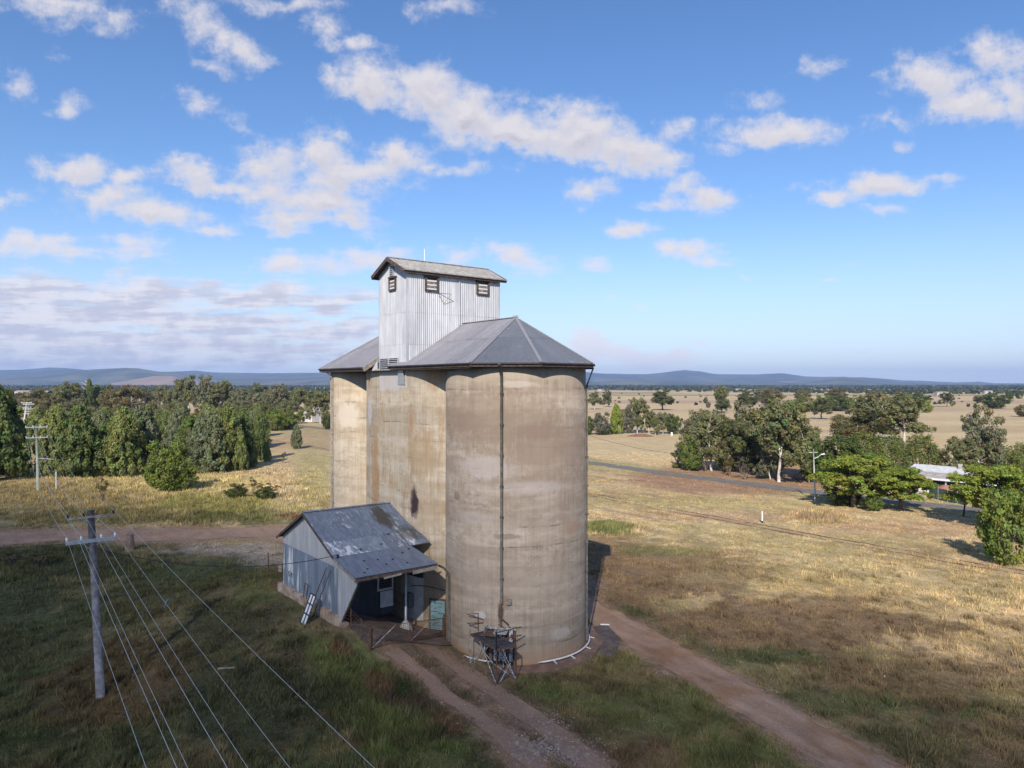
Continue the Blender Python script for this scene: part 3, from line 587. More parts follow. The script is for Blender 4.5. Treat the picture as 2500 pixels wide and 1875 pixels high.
# pale stones scattered on the driveway and yard
def gravel():
    r = np.random.default_rng(5); v = []; f = []; V8 = np.array([(x, y, z) for x in (-1, 1) for y in (-1, 1) for z in (-1, 1)], float)
    Q = [(0, 1, 3, 2), (4, 6, 7, 5), (0, 4, 5, 1), (2, 3, 7, 6), (0, 2, 6, 4), (1, 5, 7, 3)]
    cl = [((1370, 1840), 95, 38, 900), ((1300, 1820), 60, 26, 500), ((1330, 1760), 80, 26, 200), ((1100, 1640), 150, 60, 160), ((1180, 1740), 150, 60, 160), ((640, 1370), 70, 24, 350), ((560, 1340), 120, 12, 200), ((1800, 1700), 250, 120, 300)]
    for (c, rx, ry, n) in cl:
        for _ in range(n):
            p = G(c[0] + r.normal() * rx * .6, c[1] + r.normal() * ry * .6); s = .010 + .022 * r.random() ** 2
            m = V8 * s * (1 + .5 * r.random(3)); m = m * (1 + .25 * r.normal(size=(8, 1))); b = len(v)
            v += [(p.x + q[0], p.y + q[1], p.z + .02 + q[2] * .6) for q in m]; f += [tuple(b + i for i in q) for q in Q]
    mobj('gravel', v, f, mat('pale_stones', (.30, .25, .22), .9, var=.4, vscale=3), kind='stuff')
gravel()

# ------------------------------------------------------------------ corrugated sheets
def vrange(poly, u):
    vs = []
    for (a, b) in zip(poly, poly[1:] + poly[:1]):
        if abs(a[0] - b[0]) < 1e-9:
            if abs(a[0] - u) < 1e-6: vs += [a[1], b[1]]
        elif min(a[0], b[0]) - 1e-6 <= u <= max(a[0], b[0]) + 1e-6:
            vs.append(a[1] + (b[1] - a[1]) * (u - a[0]) / (b[0] - a[0]))
    return (min(vs), max(vs)) if vs else None
def sheets(O, U, V, poly, parent, m, name='iron_sheet', sw=.77, rows=None, pitch=.11, depth=.022, off=(0, 0, 0), lap=.06, pick=None, u_off=0.):
    """corrugated sheets laid over a convex polygon (u, v) of the plane O + uU + vV; ribs run along V; each sheet is an object"""
    O, U, V = Vector(O) - Vector(off), Vector(U).normalized(), Vector(V).normalized(); Nn = U.cross(V)
    u0, u1 = min(p[0] for p in poly), max(p[0] for p in poly); v0, v1 = min(p[1] for p in poly), max(p[1] for p in poly)
    rows = [v0] + sorted(r for r in (rows or []) if v0 + .2 < r < v1 - .2) + [v1]
    us = sorted({p[0] for p in poly}); a = u0 - u_off; out = []
    while a < u1 - 1e-4:
        b = min(a + sw, u1); a_ = max(a, u0)
        for ri, (ra, rb) in enumerate(zip(rows[:-1], rows[1:])):
            h = pitch / 2; ks = {a_, b} | {u for u in us if a_ < u < b}
            k = math.ceil(a_ / h)
            while k * h < b: ks.add(k * h) if k * h > a_ else None; k += 1
            ks = sorted(ks); lo_ = []; lift = .014 * ri + random.uniform(0, .006); tilt = random.uniform(-.004, .004)
            ra2 = ra - (lap if ri else 0); vv = []; ff = []; prev = None
            for u in ks:
                r_ = vrange(poly, min(max(u, u0 + 1e-7), u1 - 1e-7))
                if r_ is None: prev = None; continue
                lo, hi = max(r_[0], ra2), min(r_[1], rb)
                if hi - lo < 1e-3: hi = lo = min(max(lo, r_[0]), r_[1])
                wv = (1 if round(u / h) % 2 else -1) * depth / 2 + depth / 2 + lift + tilt * (u - a_)
                vv += [O + U * u + V * lo + Nn * wv, O + U * u + V * hi + Nn * wv]; i = len(vv) - 2
                if prev is not None and (hi - lo > 1e-3 or prev[1] > 1e-3): ff.append((prev[0], i, i + 1, prev[0] + 1))
                prev = (i, hi - lo)
            if ff:
                used = sorted({q for q_ in ff for q in q_}); mp_ = {q: j for j, q in enumerate(used)}; vv = [vv[q] for q in used]; ff = [tuple(mp_[q] for q in q_) for q_ in ff]
                mm = pick(ri, (a_ + b) / 2, (ra + rb) / 2) if pick else m
                o = mobj(name, vv, ff, mm or m, parent, smooth=False); out.append(o)
        a = b
    return out
def ang(o, n): return o
def plate(pts, th, m, name, parent, off=(0, 0, 0)):
    """a flat polygon in 3D with thickness th (below its face)"""
    p = [Vector(q) - Vector(off) for q in pts]; n = (p[1] - p[0]).cross(p[2] - p[0]).normalized()
    k = len(p); v = p + [q - n * th for q in p]
    f = [tuple(range(k)), tuple(reversed(range(k, 2 * k)))] + [(i, (i + 1) % k + 0, (i + 1) % k + k, i + k) for i in range(k)]
    return mobj(name, v, [tuple(q) for q in f[:2]] + [(a, d, c_, b) for (a, b, c_, d) in f[2:]], m, parent)

# ------------------------------------------------------------------ the grain silo
ZE, ZR, AP = 18.7, 21.9, 5.225                # eave, ridge, roof half width
YF = 18.5; PA, PB = 6.41, 10.5               # far bin centre; shaft edges
silo = emp('grain_silo', 'tall concrete grain silo with three bins, hipped iron roof and tall white headhouse', 'silo', (NW.x, NW.y, 0), TH)
def cyl(cy, r=R0, n=96):
    v = []; f = []
    for z in (-.4, 18.55):
        v += [(r * math.cos(t * 2 * math.pi / n), cy + r * math.sin(t * 2 * math.pi / n), z) for t in range(n)]
    f = [(t, (t + 1) % n, (t + 1) % n + n, t + n) for t in range(n)] + [tuple(range(n, 2 * n))]
    return v, f
def smooth_sides(o):
    for p in o.data.polygons: p.use_smooth = len(p.vertices) == 4
v, f = cyl(0); bn = mobj('concrete_bin', v, f, M['conc_n'], silo); smooth_sides(bn); bn['label'] = 'nearest bin, grey brown with a downpipe down its front'
v, f = cyl(YF); bf = mobj('concrete_bin', v, f, M['conc_f'], silo); smooth_sides(bf); bf['label'] = 'far left bin, pale sandy concrete'
def mid_x(y):
    if y < PA: return -math.sqrt(max(0, R0 ** 2 - (PA - y) ** 2))
    if y > 13.0: return -4.5 + 2.4 * (1 - math.sqrt(max(0, 1 - ((y - 13.0) / 1.6) ** 2)))
    if y > PB: return -R0 + .25 * ((y - PB) / 2.5) ** 2
    return -R0
ysm = list(np.linspace(2.3, PA, 40)) + list(np.concatenate([np.linspace(PB, 13.0, 6), 13.0 + 1.6 * np.sin(np.linspace(.15, 1.57, 10))])); out = [(mid_x(y), y) for y in ysm]; out += [(-x, y) for x, y in reversed(out)]; out.reverse()
k = len(out); v = [(x, y, z) for z in (-.4, 18.55) for x, y in out]; f = [(i, (i + 1) % k, (i + 1) % k + k, i + k) for i in range(k)] + [tuple(range(k, 2 * k))]
bm_ = mobj('concrete_bin', v, f, M['conc_m'], silo); bm_['label'] = 'middle bin, sandy concrete streaked with orange and one black stain'
for p in bm_.data.polygons: p.use_smooth = False
MB().bb((-R0 - .07, PA + .02, -.4), (-R0 + .1, PB - .02, 18.5)).build('shaft_wall', M['conc_p'], silo)

roof = emp('main_roof', '', ''); del roof['label'], roof['category']; roof.parent = silo
oc = [(-AP, -2.164), (-2.164, -AP), (2.164, -AP), (AP, -2.164)]; of = [(x, YF - y) for x, y in oc]
rise = ZR - ZE; sl_ = math.hypot(AP, rise); zx = lambda x: ZR - rise * abs(x) / AP
Vm = Vector((AP, 0, rise)).normalized()       # up-slope of the front (-x) face
# structural decks under the sheets
for pts in ([(-AP, -2.164, ZE), (0, 0, ZR), (0, PA, ZR), (-AP, PA, ZE)], [(-AP, 11.9, ZE), (-AP, YF + 2.164, ZE), (0, YF, ZR), (0, PB, ZR), (-3.9, PB, zx(3.9)), (-3.9, 11.9, zx(3.9))],
            [(AP, -2.164, ZE), (AP, YF + 2.164, ZE), (0, YF, ZR), (0, 0, ZR)], [(-AP, PA, ZE), (-4.78, PA, zx(4.78)), (-4.78, 8.4, zx(4.78)), (-AP, 8.4, ZE)]):
    p = pts if (Vector(pts[1]) - Vector(pts[0])).cross(Vector(pts[2]) - Vector(pts[0])).z > 0 else pts[::-1]
    plate([(a, b, c - .03) for a, b, c in p], .06, M['timber'], 'roof_deck', roof)
def hipface(a, b, pk):
    a, b, pk = Vector((*a, ZE)), Vector((*b, ZE)), Vector(pk)
    n = (b - a).cross(pk - a)
    if n.z < 0: a, b = b, a
    plate([q - Vector((0, 0, .03)) for q in (a, b, pk)], .06, M['timber'], 'roof_deck', roof)
    U = (b - a).normalized(); Nn = U.cross(pk - a).normalized(); V = Nn.cross(U)
    L = (b - a).length; hp = (pk - a).dot(V); up = (pk - a).dot(U)
    sheets(a, U, V, [(0, 0), (L, 0), (up, hp)], roof, M['hip_iron'], 'roof_sheet', rows=[3.3], depth=.016)
for P_, pk in ((oc, (0, 0, ZR)), (of, (0, YF, ZR))):
    for a, b in zip(P_[:-1], P_[1:]): hipface(a, b, pk)
# front slope: U runs -y so that U x V points outward
def fsl(poly, **kw): return sheets((-AP, 0, ZE), (0, -1, 0), Vm, [(-y, s) for y, s in poly], roof, M['roof_iron'], 'roof_sheet', rows=[3.3], depth=.018, **kw)
fsl([(-2.164, 0), (0, sl_), (PA - .02, sl_), (PA - .02, 0)])
fsl([(PA - .02, 0), (PA - .02, .5), (8.4, .5), (8.4, 0)])
fsl([(11.9, 0), (11.9, sl_), (YF, sl_), (YF + 2.164, 0)]); fsl([(PB + .02, 1.55), (PB + .02, sl_), (11.9, sl_), (11.9, 1.55)])
sheets((AP, 0, ZE), (0, 1, 0), Vector((-AP, 0, rise)), [(-2.164, 0), (YF + 2.164, 0), (YF, sl_), (0, sl_)], roof, M['roof_iron'], 'roof_sheet', rows=[3.3], depth=.018, sw=1.54)
rc = Vector((0, 0, .05))
for (a, b) in (((0, 0, ZR), (0, PA, ZR)), ((0, PB, ZR), (0, YF, ZR))): MB().bar(Vector(a) + rc, Vector(b) + rc, .26, .05).build('ridge_cap', M['roof_iron'], roof)
for P_, pk in ((oc, (0, 0, ZR)), (of, (0, YF, ZR))):
    for q in P_: MB().bar(Vector((*q, ZE)) + rc, Vector(pk) + rc, .2, .045).build('hip_cap', M['roof_iron'], roof)
MB().box((0, 0, ZR + .1), (.3, .3, .12)).build('peak_cap', M['galv'], roof)
# fascia boards, gutters
edge = [(-AP, 8.4), (-AP, -2.164)] + oc[1:3] + [(AP, -2.164)]
for a, b in zip(edge[:-1], edge[1:]):
    MB().bar((*a, ZE - .14), (*b, ZE - .14), .05, .20).build('fascia', M['timber'], silo)
    d = (Vector(b) - Vector(a)).normalized(); nn = Vector((d.y, -d.x)) * (1 if Vector((d.y, -d.x)).dot(Vector(a) - Vector((0, 1.))) > 0 else -1)
    a2, b2 = Vector(a) + nn * .09, Vector(b) + nn * .09
    MB().bar((*a2, ZE - .03), (*b2, ZE - .03), .11, .08).build('gutter', M['gutter'], silo)
edge = [(-AP, 11.9), (-AP, YF + 2.164), of[1], of[2], (AP, YF + 2.164), (AP, -2.164)]
for a, b in zip(edge[:-1], edge[1:]): MB().bar((*a, ZE - .14), (*b, ZE - .14), .06, .24).build('fascia', M['timber'], silo)
MB().bar((-AP - .09, 11.9, ZE - .05), (-AP - .09, YF + 2.164, ZE - .05), .12, .09).build('gutter', M['gutter'], silo)
# the soffit over the valleys, so the eave throws its shade
plate([(-AP, -2.1, ZE - .29), (-AP, YF + 2.1, ZE - .29), (0, YF + 2.1, ZE - .29), (0, -2.1, ZE - .29)][::-1], .03, M['timber'], 'soffit', silo)
# timber barge at the cut end of the left slope, with its patch of wall
b0, b1 = Vector((-AP - .25, 11.86, ZE - .22)), Vector((-3.7, 11.86, zx(3.7) - .05))
MB().bar(b0, b1, .06, .32).build('barge_board', M['timber_grey'], silo)
sheets((-4.70, 11.9, 18.35), (0, -1, 0), (0, 0, 1), [(0, 0), (.95, 0), (.95, .9), (0, .15)], silo, M['white_iron'], 'iron_sheet')
plate([(-4.82, 7.6, 17.35), (-4.86, 6.55, 17.35), (-5.0, 6.6, 18.4), (-5.0, 7.3, 18.4)][::-1], .03, M['galv'], 'iron_flap', silo)

# headhouse
hh = emp('headhouse', '', ''); del hh['label'], hh['category']; hh.parent = silo
HX0, HX1, HE, HR, HC = -R0 - .02, 3.4, 25.6, 26.62, (PA + PB) / 2
MB().add([(HX0 + .06, PA + .04, 18.3), (HX1 - .06, PA + .04, 18.3), (HX1 - .06, PB - .04, 18.3), (HX0 + .06, PB - .04, 18.3),
          (HX0 + .06, PA + .04, HE), (HX1 - .06, PA + .04, HE), (HX1 - .06, PB - .04, HE), (HX0 + .06, PB - .04, HE), (HX0 + .06, HC, HR - .06), (HX1 - .06, HC, HR - .06)],
         [(0, 1, 5, 4), (2, 3, 7, 6), (3, 0, 4, 8, 7), (1, 2, 6, 9, 5), (4, 5, 9, 8), (6, 7, 8, 9)]).build('wall_frame', M['timber'], hh)
W_ = PB - PA; rws = [2.0, 4.3]
wp = dict(rows=rws, pitch=.17, depth=.048, sw=.85)
sheets((HX0, PB, 18.3), (0, -1, 0), (0, 0, 1), [(0, 0), (W_, 0), (W_, HE - 18.3), (W_ / 2, HR - .05 - 18.3), (0, HE - 18.3)], hh, M['white_iron'], 'wall_sheet', **wp)
sheets((HX0, PA, 18.3), (1, 0, 0), (0, 0, 1), [(0, 0), (HX1 - HX0, 0), (HX1 - HX0, HE - 18.3), (0, HE - 18.3)], hh, M['white_iron'], 'wall_sheet', **wp)
sheets((HX1, PB, 18.3), (-1, 0, 0), (0, 0, 1), [(0, 0), (HX1 - HX0, 0), (HX1 - HX0, HE - 18.3), (0, HE - 18.3)], hh, M['white_iron'], 'wall_sheet', rows=rws, sw=1.6, pitch=.115, depth=.03)
sheets((HX1, PA, 18.3), (0, 1, 0), (0, 0, 1), [(0, 0), (W_, 0), (W_, HE - 18.3), (W_ / 2, HR - .05 - 18.3), (0, HE - 18.3)], hh, M['white_iron'], 'wall_sheet', rows=rws, sw=1.6, pitch=.115, depth=.03)
for (x, y) in ((HX0 - .01, PA - .01), (HX0 - .01, PB + .01), (HX1 + .01, PA - .01)): MB().bb((x - .05, y - .05, 18.5), (x + .05, y + .05, HE - .02)).build('corner_strip', M['white_iron'], hh)
ov = .32; he = HE - .10; sH = math.hypot(W_ / 2 + ov, HR - he); Lh = HX1 - HX0 + .95
for s in (-1, 1):
    e = Vector((HX0 - .5 if s < 0 else HX1 + .45, HC + s * (W_ / 2 + ov), he)); V = Vector((0, -s * (W_ / 2 + ov), HR - he)).normalized(); U = Vector((-s, 0, 0))
    e = Vector((HX0 - .5, e.y, e.z)) if s < 0 else Vector((HX1 + .45, e.y, e.z))
    U = Vector((1, 0, 0)) if s < 0 else Vector((-1, 0, 0))
    plate([e - Vector((0, 0, .02)), e + U * Lh - Vector((0, 0, .02)), e + U * Lh + V * sH - Vector((0, 0, .02)), e + V * sH - Vector((0, 0, .02))], .06, M['timber'], 'roof_deck', hh)
    sheets(e, U, V, [(0, 0), (Lh, 0), (Lh, sH), (0, sH)], hh, M['head_roof'], 'roof_sheet', depth=.02)
    MB().bar(e + Vector((0, s * .02, -.14)), e + U * Lh + Vector((0, s * .02, -.14)), .05, .18).build('eave_board', M['timber'], hh)
    MB().bar(e + Vector((0, s * .10, -.02)), e + U * Lh + Vector((0, s * .10, -.02)), .13, .09).build('gutter', M['head_roof'], hh)
    for xx in (HX0 - .52, HX1 + .47):
        MB().bar((xx, HC + s * (W_ / 2 + ov + .05), he - .1), (xx, HC - s * .02, HR - .1), .05, .26).build('barge_board', M['timber'], hh)
MB().bar((HX0 - .5, HC, HR + .03), (HX1 + .45, HC, HR + .03), .26, .05).build('ridge_cap', M['head_roof'], hh)
MB().tube([(-2.1, HC, HR), (-2.1, HC, HR + 1.0)], .03, 6).build('aerial', M['white'], hh)
def window(O, U, w, h, slats, fr=.13, name='window'):
    """shuttered opening: near-black plate for the shade inside, thick timber frame, loose flaking slats"""
    O, U = Vector(O), Vector(U).normalized(); Z = Vector((0, 0, 1)); Nn = U.cross(Z)
    def blk(u0, u1, z0, z1, n0, n1):
        mb = MB(); c = O + U * (u0 + u1) / 2 + Z * (z0 + z1) / 2 + Nn * (n0 + n1) / 2
        m = Matrix.Translation(c) @ Matrix((U, Z, Nn)).transposed().to_4x4(); return mb.box(None, (u1 - u0, z1 - z0, n1 - n0), M=m)
    wn = blk(0, w, 0, h, .02, .045).build(name, M['dark'], hh)  # flat plate on the wall, its black stands for the unlit inside
    return wn, blk
def full_window(O, U, w, h):
    wn, blk = window(O, U, w, h, 6)
    for a in ((0, .12, 0, h), (w - .12, w, 0, h), (-.06, w + .06, h - .06, h + .05), (0, w, -.04, .07)):
        o = blk(a[0], a[1], a[2], a[3], .04, .15).build('window_frame', M['timber'], hh)
    n = 5; zz = .10
    for i in range(n):
        hgt = (h - .30) / n
        o = blk(.14, w - .14, zz + i * hgt, zz + (i + .78) * hgt, .06, .085 + random.uniform(0, .03)).build('shutter_slat', (M['slatpaint'] if i % 2 else M['slatwhite']), hh)
full_window((-3.36, PA - .03, 24.15), (1, 0, 0), 1.12, 1.02)
full_window((1.2, PA - .03, 24.22), (1, 0, 0), 1.14, 1.02)
full_window((HX0 - .03, 8.85, 24.25), (0, -1, 0), 1.02, .95)
def vent(O, U, w, h, n, nm='vent_louvre', mid=False):
    wn, blk = window(O, U, w, h, n, name='vent_opening_shade')  # black backing plate painted as the shade behind the louvres
    for i in range(n): blk(0, w, (i + .05) * h / n, (i + .5) * h / n, .05, .12).build(nm, M['louvre'], hh)
    for a in ((-.06, .0, -.03, h + .03), (w, w + .06, -.03, h + .03)) + (((w * .5 - .04, w * .5 + .04, 0, h),) if mid else ()): blk(*a, .04, .14).build('vent_frame', M['louvre'], hh)
vent((HX0 - .03, 8.72, 25.32), (0, -1, 0), .5, .72, 5)
vent((HX0 - .03, 10.3, 18.42), (0, -1, 0), 2.75, .86, 6, mid=True)
MB().tube([(-.36, PA - .1, HE - .12), (-.36, PA - .1, zx(.36) + .1)], .05, 6).build('downpipe', M['white_iron'], hh)
MB().tube([(-2.2, PA - .06, 24.05), (-1.35, PA - .5, 24.0), (-1.75, PA - .1, 23.3), (-2.2, PA - .06, 24.05)], .025, 5).build('bracket', M['rust'], hh)

# downpipes of the bins
def dpipe(x, y, top, bot, m=M['galv'], r=.07, head=None):
    mb = MB(); pts = ([head] if head else []) + [(x, y, top), (x, y, bot)]; mb.tube(pts, r, 8)
    p = mb.build('downpipe', m, silo, True)
    z = top - .9
    while z > bot + .5:
        MB().tube([(x, y, z), (x, y, z - .09)], r + .035, 8).build('pipe_clip', m, p); MB().bar((x - .16 * (1 if abs(y) > abs(x) else 0), y, z - .04), (x + .16, y, z - .04), .05).build('pipe_bracket', m, p); z -= 1.9
    return p
gpipe = mat('green_grey_pipe', (.125, .115, .095), .7, .1, var=.3, vscale=3)
pa = math.atan2(-44.6 + 0, 0)
def onN(px, r=R0 + .12, cy=0.):
    """point of a bin's camera side seen at photo column px"""
    c = Vector(L2W(0, cy)); u = Vector(((px - 1250) / F, 1)).normalized(); t = c.dot(u); n2 = c.length_squared - t * t
    q = u * (t - math.sqrt(max(0, r * r - n2))); return W2L(q.x, q.y)
ax_, ay_ = onN(1224.5); hx_, hy_ = onN(1219, AP + .35)
dpipe(ax_, ay_, 17.75, 3.9, gpipe, .085, (hx_, hy_, 18.6))
ax_, ay_ = onN(1431.5, R0 + .1); dpipe(ax_ + .05, ay_, 17.3, .4, gpipe, .065, (5.0, -2.4, 18.5))
ax_, ay_ = onN(811, R0 + .1, YF); dpipe(ax_, ay_, 17.9, .4, M['timber_grey'], .08, (-AP, YF + .9, 18.55))
MB().tube([(-5.55, 1.0, 5.7), (-5.2, .9, 5.5), (-4.75, 1.0, 5.0), (-4.72, 1.0, .6)], .07, 8).build('downpipe', gpipe, silo, True)
# white service pipe round the foot of the near bin
arc = [(5.0 * math.cos(t), 5.0 * math.sin(t), .28) for t in np.linspace(rad(-112), rad(-32), 18)]
MB().tube(arc, .055, 7).build('base_pipe', M['whitepipe'], silo, True)
arc = [(5.0 * math.cos(t), 5.0 * math.sin(t), .30) for t in np.linspace(rad(-196), rad(-146), 14)]
MB().tube(arc, .05, 7).build('base_pipe', M['whitepipe'], silo, True)
for t in (-100, -84, -62, -40):
    c, s = math.cos(rad(t)), math.sin(rad(t)); MB().bar((5.0 * c, 5.0 * s, .24), (5.35 * c, 5.35 * s, .16), .05).build('pipe_stub', M['whitepipe'], silo)

# hatch bay low on the near bin
hcx, hcy = onN(1222, R0); hd = Vector((hcx, hcy, 0)).normalized(); ht = Vector((-hd.y, hd.x, 0))
def hb(a0, a1, z0, z1, r0, r1, m, nm, par=None, dz=0):
    c = ht * (a0 + a1) / 2 + hd * (r0 + r1) / 2 + Vector((0, 0, (z0 + z1) / 2))
    M4 = Matrix.Translation(c) @ Matrix((ht, hd, Vector((0, 0, 1)))).transposed().to_4x4()
    return MB().box(None, (abs(a1 - a0), r1 - r0, z1 - z0), M=M4).build(nm, m, par or silo)
s_ = 1 if ht.dot(Vector((BX.x * 0 + 1, 0, 0))) else 1
right = 1 if (ht.x * BX.x + ht.y * AX.x) > 0 else -1      # which way along ht is to the right as seen from the camera
hatch = hb(-1.0 * right, .92 * right, .1, 2.35, R0 - .35, R0 + .02, M['dark'], 'hatch_recess_shade')  # solid block; the recess's shade is put into its colour
for (a, b, m_, r_) in ((-.98, -.86, 'rust', .07), (.84, .96, 'rust', .07), (-.1, .1, 'hatchpaint', .04), (.18, .34, 'hatchpaint', .05), (.40, .52, 'rust', .06), (.56, .78, 'hatchpaint', .04), (-.42, -.2, 'hatchpaint', .04), (-.7, -.5, 'rust', .04)):
    hb(a * right, b * right, .35 if m_ == 'hatchpaint' else .12, 2.3, R0 - .02, R0 + r_ + .04, M[m_], 'hatch_panel', hatch)
hb(-1.02 * right, .98 * right, 2.3, 2.42, R0 - .02, R0 + .14, M['whiteflake'], 'hatch_lintel', hatch)
hb(-.98 * right, .0, 2.12, 2.2, R0 + .0, R0 + .95, M['rust'], 'hatch_hood', hatch)
for (a, z1) in ((-.82, 2.5), (-.18, 2.38)):
    hb((a - .03) * right, (a + .03) * right, 1.25, z1, R0 + .05, R0 + .78, M['hatchpaint'], 'hatch_leaf', hatch)
hb(-.3 * right, .5 * right, 2.2, 2.26, R0 + .05, R0 + .7, M['galv'], 'hatch_plate', hatch)
x1, y1 = onN(1243, R0 + .02)
MB().box((x1, y1, 4.0), (.3, .3, .3), rz=math.atan2(y1, x1)).build('wall_box', M['timber_grey'], silo)
bx_, by_ = onN(1224.5, R0 + .03); MB().bar((bx_, by_, 2.45), (bx_, by_, 3.95), .24, .05, up=(by_, -bx_, 0)).build('cable_chase', M['rust'], silo)

# pad of concrete round the bins
def ngon(r, n, cy, a0, z0, z1, m, nm, par=silo):
    v = [(r * math.cos(a0 + t * 2 * math.pi / n), cy + r * math.sin(a0 + t * 2 * math.pi / n), z) for z in (z0, z1) for t in range(n)]
    return mobj(nm, v, [(t, (t + 1) % n, (t + 1) % n + n, t + n) for t in range(n)] + [tuple(range(n, 2 * n))], m, par)
ngon(5.95, 12, 0, rad(15), -.6, .10, M['padred'], 'base_pad'); ngon(5.9, 12, YF, rad(15), -.6, .10, M['pad'], 'base_pad')
a_, b_ = -58, -14
for (t0, t1, r0, r1, zt) in ((-64, -40, 5.9, 7.1, .06), (-40, -14, 5.9, 7.2, .055)):
    v = [(r * math.cos(rad(t)), r * math.sin(rad(t)), z) for z in (-.4, zt) for (r, t) in ((r0, t0), (r1, t0), (r1, t1), (r0, t1))]
    mobj('pad_slab', v, [(4, 5, 6, 7), (0, 1, 5, 4), (1, 2, 6, 5), (2, 3, 7, 6), (3, 0, 4, 7)], M['pad'], silo)
MB().tube([(6.8, -2.2, .18), (6.3, -1.8, .2)], .055, 6).build('pipe_stub', M['whitepipe'], silo)
p1, p2 = G(1050, 1584), G(1127, 1560)
hose = MB().tube([(p1.x, p1.y, .16), ((p1.x + p2.x) / 2, (p1.y + p2.y) / 2, .2), (p2.x, p2.y, .26)], .055, 6).build('hose', M['whitepipe'], None, True)
tag(hose, 'short white hose lying on the dark pad left of the near bin', 'hose')
# dark slabs at the foot, left of the bin
def slab(pxs, zt, m, label):
    P_ = [G(a, b, 0) for a, b in pxs]; v = [(p.x, p.y, z) for z in (-.3, zt) for p in P_]; k = len(P_)
    o = mobj('concrete_slab', v, [tuple(range(k, 2 * k)), tuple(reversed(range(k)))] + [(i, (i + 1) % k, (i + 1) % k + k, i + k) for i in range(k)], m)
    tag(o, label, 'slab'); return o
slab([(1020, 1585), (1095, 1552), (1190, 1602), (1150, 1625)], .12, M['pad'], 'dark concrete slab between the yard gate and the steel platform')
slab([(1168, 1632), (1210, 1612), (1262, 1648), (1212, 1668)], .09, M['pad'], 'dark square concrete slab under the steel inspection platform')

# ------------------------------------------------------------------ the intake shed
def arc_y(px, cy=PA, r=R0):
    """y' on the middle bin's right-hand wall seen at photo column px"""
    best = None
    for y in np.linspace(2.6, PA, 400):
        x = -math.sqrt(max(0, r * r - (PA - y) ** 2)); q = L2W(x, y); e = abs(1250 + q[0] / q[1] * F - px)
        if best is None or e < best[0]: best = (e, y)
    return best[1]
SO = Vector((-11., 8.6, 2.2)); sw_ = L2W(SO.x, SO.y)
shed = emp('intake_shed', 'blue grey corrugated iron shed with open canopy against the foot of the silo', 'shed', (sw_[0], sw_[1], SO.z), TH)
X0 = -11.1; YN, YFA, YR = 3.83, 13.4, 8.85; ZRG, ZNE, ZFE = 8.65, 6.55, 6.4; YC, ZC = .76, 5.89; PL = 2.85
kw = dict(off=SO)
def smb(): return MB(SO)
# backing frames
def splate(pts, th, m, nm): return plate(pts, th, m, nm, shed, SO)
wallf = splate([(X0 + .08, YFA, PL), (X0 + .08, YN, PL), (X0 + .08, YN, ZNE - .1), (X0 + .08, YR, ZRG - .1), (X0 + .08, YFA, ZFE - .1)], .05, M['timber'], 'wall_frame')
def wpick(ri, u, v): return None
sheets((X0, YFA, PL - .1), (0, -1, 0), (0, 0, 1), [(0, 0), (YFA - YN, 0), (YFA - YN, 3.05), (0, 3.05)], wallf, M['wall_iron'], 'wall_sheet', sw=.8, **kw)
sheets((X0 - .03, YFA, 5.8), (0, -1, 0), (0, 0, 1), [(0, 0), (YFA - YN, 0), (YFA - YN, ZNE - 5.85), (YFA - YR, ZRG - 5.85), (0, ZFE - 5.85)], wallf, M['gable_iron'], 'gable_sheet', sw=.8, **kw)
sheets((X0 - .02, YN, 2.25), (0, -1, 0), (0, 0, 1), [(.12, 0), (0, .2), (0, ZNE - 2.3), (YN - YC - .1, ZC - 2.32)], wallf, M['gable_iron'], 'wing_sheet', sw=.8, **kw)
smb().bar((X0 + .04, YN - .18, 2.3), (X0 + .04, YC + .12, ZC - .1), .09, .12).build('wing_edge', M['timber'], shed)
smb().bb((X0 - .09, YN - .09, 2.2), (X0 + .06, YN + .03, 6.2)).build('corner_post', M['gable_iron'], shed)
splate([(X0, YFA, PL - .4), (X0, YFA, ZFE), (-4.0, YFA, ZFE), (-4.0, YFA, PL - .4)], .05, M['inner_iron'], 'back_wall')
# roofs
V1 = Vector((0, YR - YN, ZRG - ZNE)); S1 = V1.length; XO = X0 - .38
deck1 = splate([(XO, YN, ZNE - .03), (-4.7, YN, ZNE - .03), (-4.8, YR, ZRG - .03), (XO, YR, ZRG - .03)], .05, M['timber'], 'roof')
def rpick(ri, u, v):
    return M['shed_roof2'] if ri == 0 else M['shed_roof']
sheets((XO, YN, ZNE), (1, 0, 0), V1, [(0, 0), (7.05, 0), (6.72, S1), (0, S1)], deck1, M['shed_roof'], 'roof_sheet', rows=[1.75], pick=rpick, sw=.78, depth=.024, **kw)
V2 = Vector((0, YN - YC, ZNE - ZC)); S2 = V2.length
deck2 = splate([(XO, YC, ZC - .05), (-5.75, YC, ZC - .05), (-6.0, YN, ZNE - .05), (XO, YN, ZNE - .05)], .05, M['timber'], 'canopy')
sheets((XO, YC, ZC), (1, 0, 0), V2, [(0, 0), (5.75, 0), (5.5, S2), (0, S2)], deck2, M['shed_roof3'], 'canopy_sheet', sw=.78, depth=.02, **kw)
V3 = Vector((0, YR - YFA - .35, ZRG - ZFE + .15)); deck3 = splate([(-4.8, YFA + .35, ZFE - .18), (XO, YFA + .35, ZFE - .18), (XO, YR, ZRG - .03), (-4.8, YR, ZRG - .03)], .05, M['timber'], 'roof')
sheets((-4.75, YFA + .35, ZFE - .15), (-1, 0, 0), V3, [(0, 0), (6.7, 0), (6.7, V3.length), (0, V3.length)], deck3, M['shed_roof'], 'roof_sheet', sw=.78, **kw)
smb().bar((XO, YR, ZRG + .04), (-4.78, YR, ZRG + .04), .34, .05).build('ridge_cap', M['shed_roof'], shed)
